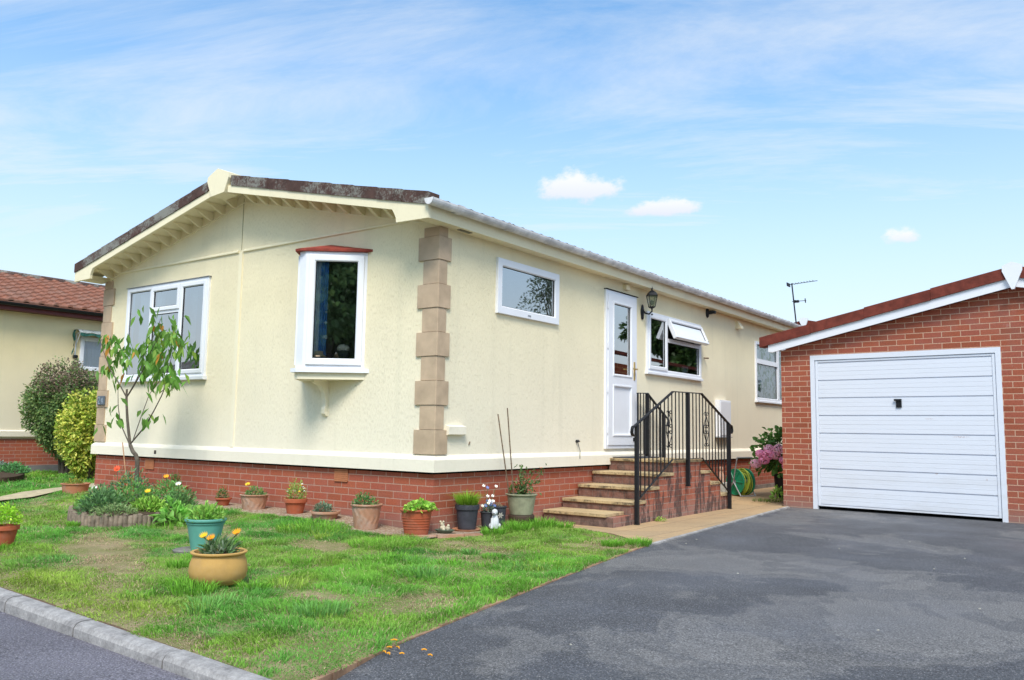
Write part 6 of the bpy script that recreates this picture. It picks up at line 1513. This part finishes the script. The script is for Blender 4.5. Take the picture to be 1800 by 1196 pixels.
# ------------------------------------------------------------------ what the windows mirror: trees and a bungalow across the road
def big_tree(label, loc, h, r, n, base, seed):
    t = thing('garden_tree', label, 'tree', loc); random.seed(seed)
    mb = MB(); mb.tube([(0, 0, -0.3), (0.05, 0, h*0.3), (0.0, 0.1, h*0.6)], [0.22, 0.17, 0.08], 10)
    cs = []
    for k in range(26):
        a = random.uniform(0, 6.28); q = r*random.uniform(0.2, 0.95); z = h*random.uniform(0.32, 0.97); q *= math.sin(min(1, (h-z)/(h*0.5))*math.pi/2)+0.15
        c = (q*math.cos(a), q*math.sin(a), z); cs.append(c); mb.tube([(0, 0, z*0.6), (c[0]*0.5, c[1]*0.5, z*0.8), c], [0.06, 0.04, 0.015], 6)
    obj('trunk', mb, M['bark'], t)
    cs = np.array(cs)[rng.integers(0, len(cs), n)]; d = rng.normal(0, 1, (n, 3)); d /= np.linalg.norm(d, axis=1)[:, None]; q = rng.random(n)**0.4
    P = cs+d*q[:, None]*np.array([r*0.36, r*0.36, h*0.09]); 
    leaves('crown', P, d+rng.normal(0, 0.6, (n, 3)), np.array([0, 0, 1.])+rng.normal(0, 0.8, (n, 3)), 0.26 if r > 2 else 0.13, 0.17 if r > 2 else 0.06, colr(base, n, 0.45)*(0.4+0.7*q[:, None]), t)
for i, (x, y, h, r, b) in enumerate([(9.0, -19.0, 8.5, 3.2, (0.20, 0.32, 0.12)), (14.0, -17.0, 9.5, 3.6, (0.19, 0.31, 0.12)), (19.5, -19.5, 8.0, 3.0, (0.20, 0.32, 0.12)), (11.8, 20.5, 8.4, 1.5, (0.12, 0.16, 0.08)), (9.8, 27.0, 7.0, 2.6, (0.06, 0.11, 0.03))]):
    big_tree(['broad tree across the road directly behind the viewer', 'tallest dark tree across the road', 'rightmost tree across the road', 'slender weeping tree beyond the garage', 'bushy tree far beyond the garage'][i], (x, y, -0.1), h, r, 13000 if r > 2 else 5000, b, 100+i)
AB = thing('facing_bungalow', 'bungalow with brown tiled roof across the road from the front window', 'bungalow', (-22, -17, 0), R_(12))
mb = MB(); wall_holes(mb, 'y', 5.0, -0.1, -6, 7, 0.5, 3.0, [(-4, -2, 1.2, 2.6), (2, 4.4, 1.2, 2.6)]); mb.box(-6, 7, -3, 4.8, -0.1, 3.0); obj('wall', mb, M['nb_cream'], AB)
mb = MB(); mb.prism([(-6.4, 5.5, 2.9), (-6.4, 1, 4.6), (-6.4, -3.5, 2.9), (-6.4, -3.5, 2.8), (-6.4, 1, 4.45), (-6.4, 5.5, 2.8)], (13.8, 0, 0)); obj('roof', mb, M['roof'], AB)
mb = MB(); mb.box(-4, -2, 4.92, 4.96, 1.2, 2.6); mb.box(2, 4.4, 4.92, 4.96, 1.2, 2.6); obj('window', mb, M['void'], AB)

# ------------------------------------------------------------------ camera
cam = bpy.data.cameras.new('camera'); co = bpy.data.objects.new('camera', cam); C.objects.link(co)
cam.sensor_width = 36; cam.lens = 1475.6/1800*36; cam.clip_start = 0.05; cam.clip_end = 2000
yw, pt, rl = 0.6311, 0.1074, 0.0155
f = Vector((-math.sin(yw)*math.cos(pt), math.cos(yw)*math.cos(pt), math.sin(pt))); r = Vector((math.cos(yw), math.sin(yw), 0)); u = r.cross(f)
r2 = r*math.cos(rl)+u*math.sin(rl); u2 = -r*math.sin(rl)+u*math.cos(rl)
co.matrix_world = Matrix(((r2.x, u2.x, -f.x, CAM[0]), (r2.y, u2.y, -f.y, CAM[1]), (r2.z, u2.z, -f.z, CAM[2]), (0, 0, 0, 1)))
sc.camera = co
# ------------------------------------------------------------------ light and sky
SUN_AZ = Vector((0.75, -1.0)).normalized(); EL = R_(50)
sd = Vector((SUN_AZ.x*math.cos(EL), SUN_AZ.y*math.cos(EL), math.sin(EL)))
sl_ = bpy.data.lights.new('sun', 'SUN'); so = bpy.data.objects.new('sun', sl_); C.objects.link(so)
sl_.energy = 3.7; sl_.angle = R_(22); sl_.color = (1.0, 0.93, 0.82)
so.rotation_euler = sd.to_track_quat('Z', 'Y').to_euler()
w = NT('World', world=True); sc.world = w.m
geo = w.n('ShaderNodeTexCoord').outputs['Generated']
sky = w.n('ShaderNodeTexSky', sky_type='NISHITA'); sky.sun_disc = False; sky.sun_elevation = EL; sky.sun_rotation = math.atan2(SUN_AZ.x, SUN_AZ.y); sky.air_density = 1.0; sky.dust_density = 1.2; sky.ozone_density = 1.0
xyz = w.n('ShaderNodeSeparateXYZ', ins={0: geo}); zc = w.math('MAXIMUM', xyz.outputs[2], 0.0)
SKYK = 1.0
base = w.mix(1.0, sky.outputs[0], (1.08, 1.60, 1.80, 1), 'MULTIPLY')
# high thin cloud: projected on a plane far above, streaked
den = w.math('ADD', zc, 0.12); px_ = w.math('DIVIDE', xyz.outputs[0], den); py_ = w.math('DIVIDE', xyz.outputs[1], den)
pv = w.n('ShaderNodeCombineXYZ', ins={0: px_, 1: py_, 2: 0.0}).outputs[0]
rot1 = w.n('ShaderNodeMapping', ins={0: pv, 2: (0, 0, R_(-28))}).outputs[0]
rotv = w.n('ShaderNodeMapping', ins={0: rot1, 1: (5.3, 0.2, 0), 3: (0.42, 1.35, 1)}).outputs[0]
c1 = w.noise(1.5, 9, 0.68, rotv, None, 0.6)
c2 = w.noise(0.55, 4, 0.5, w.n('ShaderNodeMapping', ins={0: pv, 1: (1.4, 6, 0), 3: (0.8, 0.9, 1)}).outputs[0])
wis = w.math('ADD', w.math('MULTIPLY', c1, 0.65), w.math('MULTIPLY', c2, 0.45))
wm = w.ramp(wis, [(0.44, gray(0)), (0.53, gray(0.42)), (0.63, gray(1.0))])
low = w.n('ShaderNodeMapRange', ins={0: xyz.outputs[2], 1: 0.50, 2: 0.08}).outputs[0]
hz_ = w.math('POWER', low, 1.5)
haze = w.math('MULTIPLY', hz_, 0.92)
m_all = w.math('MAXIMUM', w.math('MULTIPLY', wm, 0.62), haze)
skyc = w.mix(m_all, base, (5.9, 6.25, 6.65, 1))
# three small cumulus puffs
def puff(skyc, d, ww, hh, seed):
    d = Vector(d).normalized(); rr = d.cross(Vector((0, 0, 1))).normalized(); uu = rr.cross(d)
    a = w.n('ShaderNodeVectorMath', operation='DOT_PRODUCT', ins={0: geo, 1: tuple(rr)}).outputs[1]; b = w.n('ShaderNodeVectorMath', operation='DOT_PRODUCT', ins={0: geo, 1: tuple(uu)}).outputs[1]; c = w.n('ShaderNodeVectorMath', operation='DOT_PRODUCT', ins={0: geo, 1: tuple(d)}).outputs[1]
    a = w.math('DIVIDE', a, ww); b = w.math('DIVIDE', b, hh)
    nz = w.noise(38.0, 6, 0.62, w.n('ShaderNodeMapping', ins={0: geo, 1: (seed, 0, 0), 3: (1, 1, 1.6)}).outputs[0]); nz2 = w.noise(14.0, 3, 0.5, w.n('ShaderNodeMapping', ins={0: geo, 1: (seed*2, 3, 0)}).outputs[0])
    bb = w.math('MULTIPLY', b, w.math('ADD', 1.0, w.math('MULTIPLY', w.math('LESS_THAN', b, 0.0), 0.9)))
    rad = w.math('SQRT', w.math('ADD', w.math('MULTIPLY', a, a), w.math('MULTIPLY', bb, bb)))
    k = w.math('ADD', rad, w.math('MULTIPLY', w.math('SUBTRACT', w.math('ADD', w.math('MULTIPLY', nz, 0.6), w.math('MULTIPLY', nz2, 0.4)), 0.5), 3.3))
    m_ = w.ramp(k, [(0.30, gray(1)), (1.0, gray(0))], 'EASE'); m_ = w.math('MULTIPLY', m_, w.math('GREATER_THAN', c, 0.5))
    shade = w.n('ShaderNodeMapRange', ins={0: b, 1: -0.8, 2: 0.6}).outputs[0]
    return w.mix(w.math('MULTIPLY', m_, 0.86), skyc, w.mix(shade, (5.3, 5.5, 6.2, 1), (7.0, 6.9, 7.0, 1)))
skyc = puff(skyc, (-0.5055, 0.8167, 0.2784), 0.0586, 0.0231, 10.2)
skyc = puff(skyc, (-0.4248, 0.8678, 0.2578), 0.0493, 0.0149, 11.6)
skyc = puff(skyc, (-0.1879, 0.9593, 0.2108), 0.0296, 0.0136, 15.8)
bg = w.n('ShaderNodeBackground', ins={'Color': skyc, 'Strength': 0.15})
w.n('ShaderNodeOutputWorld', ins={0: bg.outputs[0]})
sc.view_settings.view_transform = 'Standard'; sc.view_settings.look = 'None'; sc.view_settings.exposure = 0
sc.render.engine = 'CYCLES'
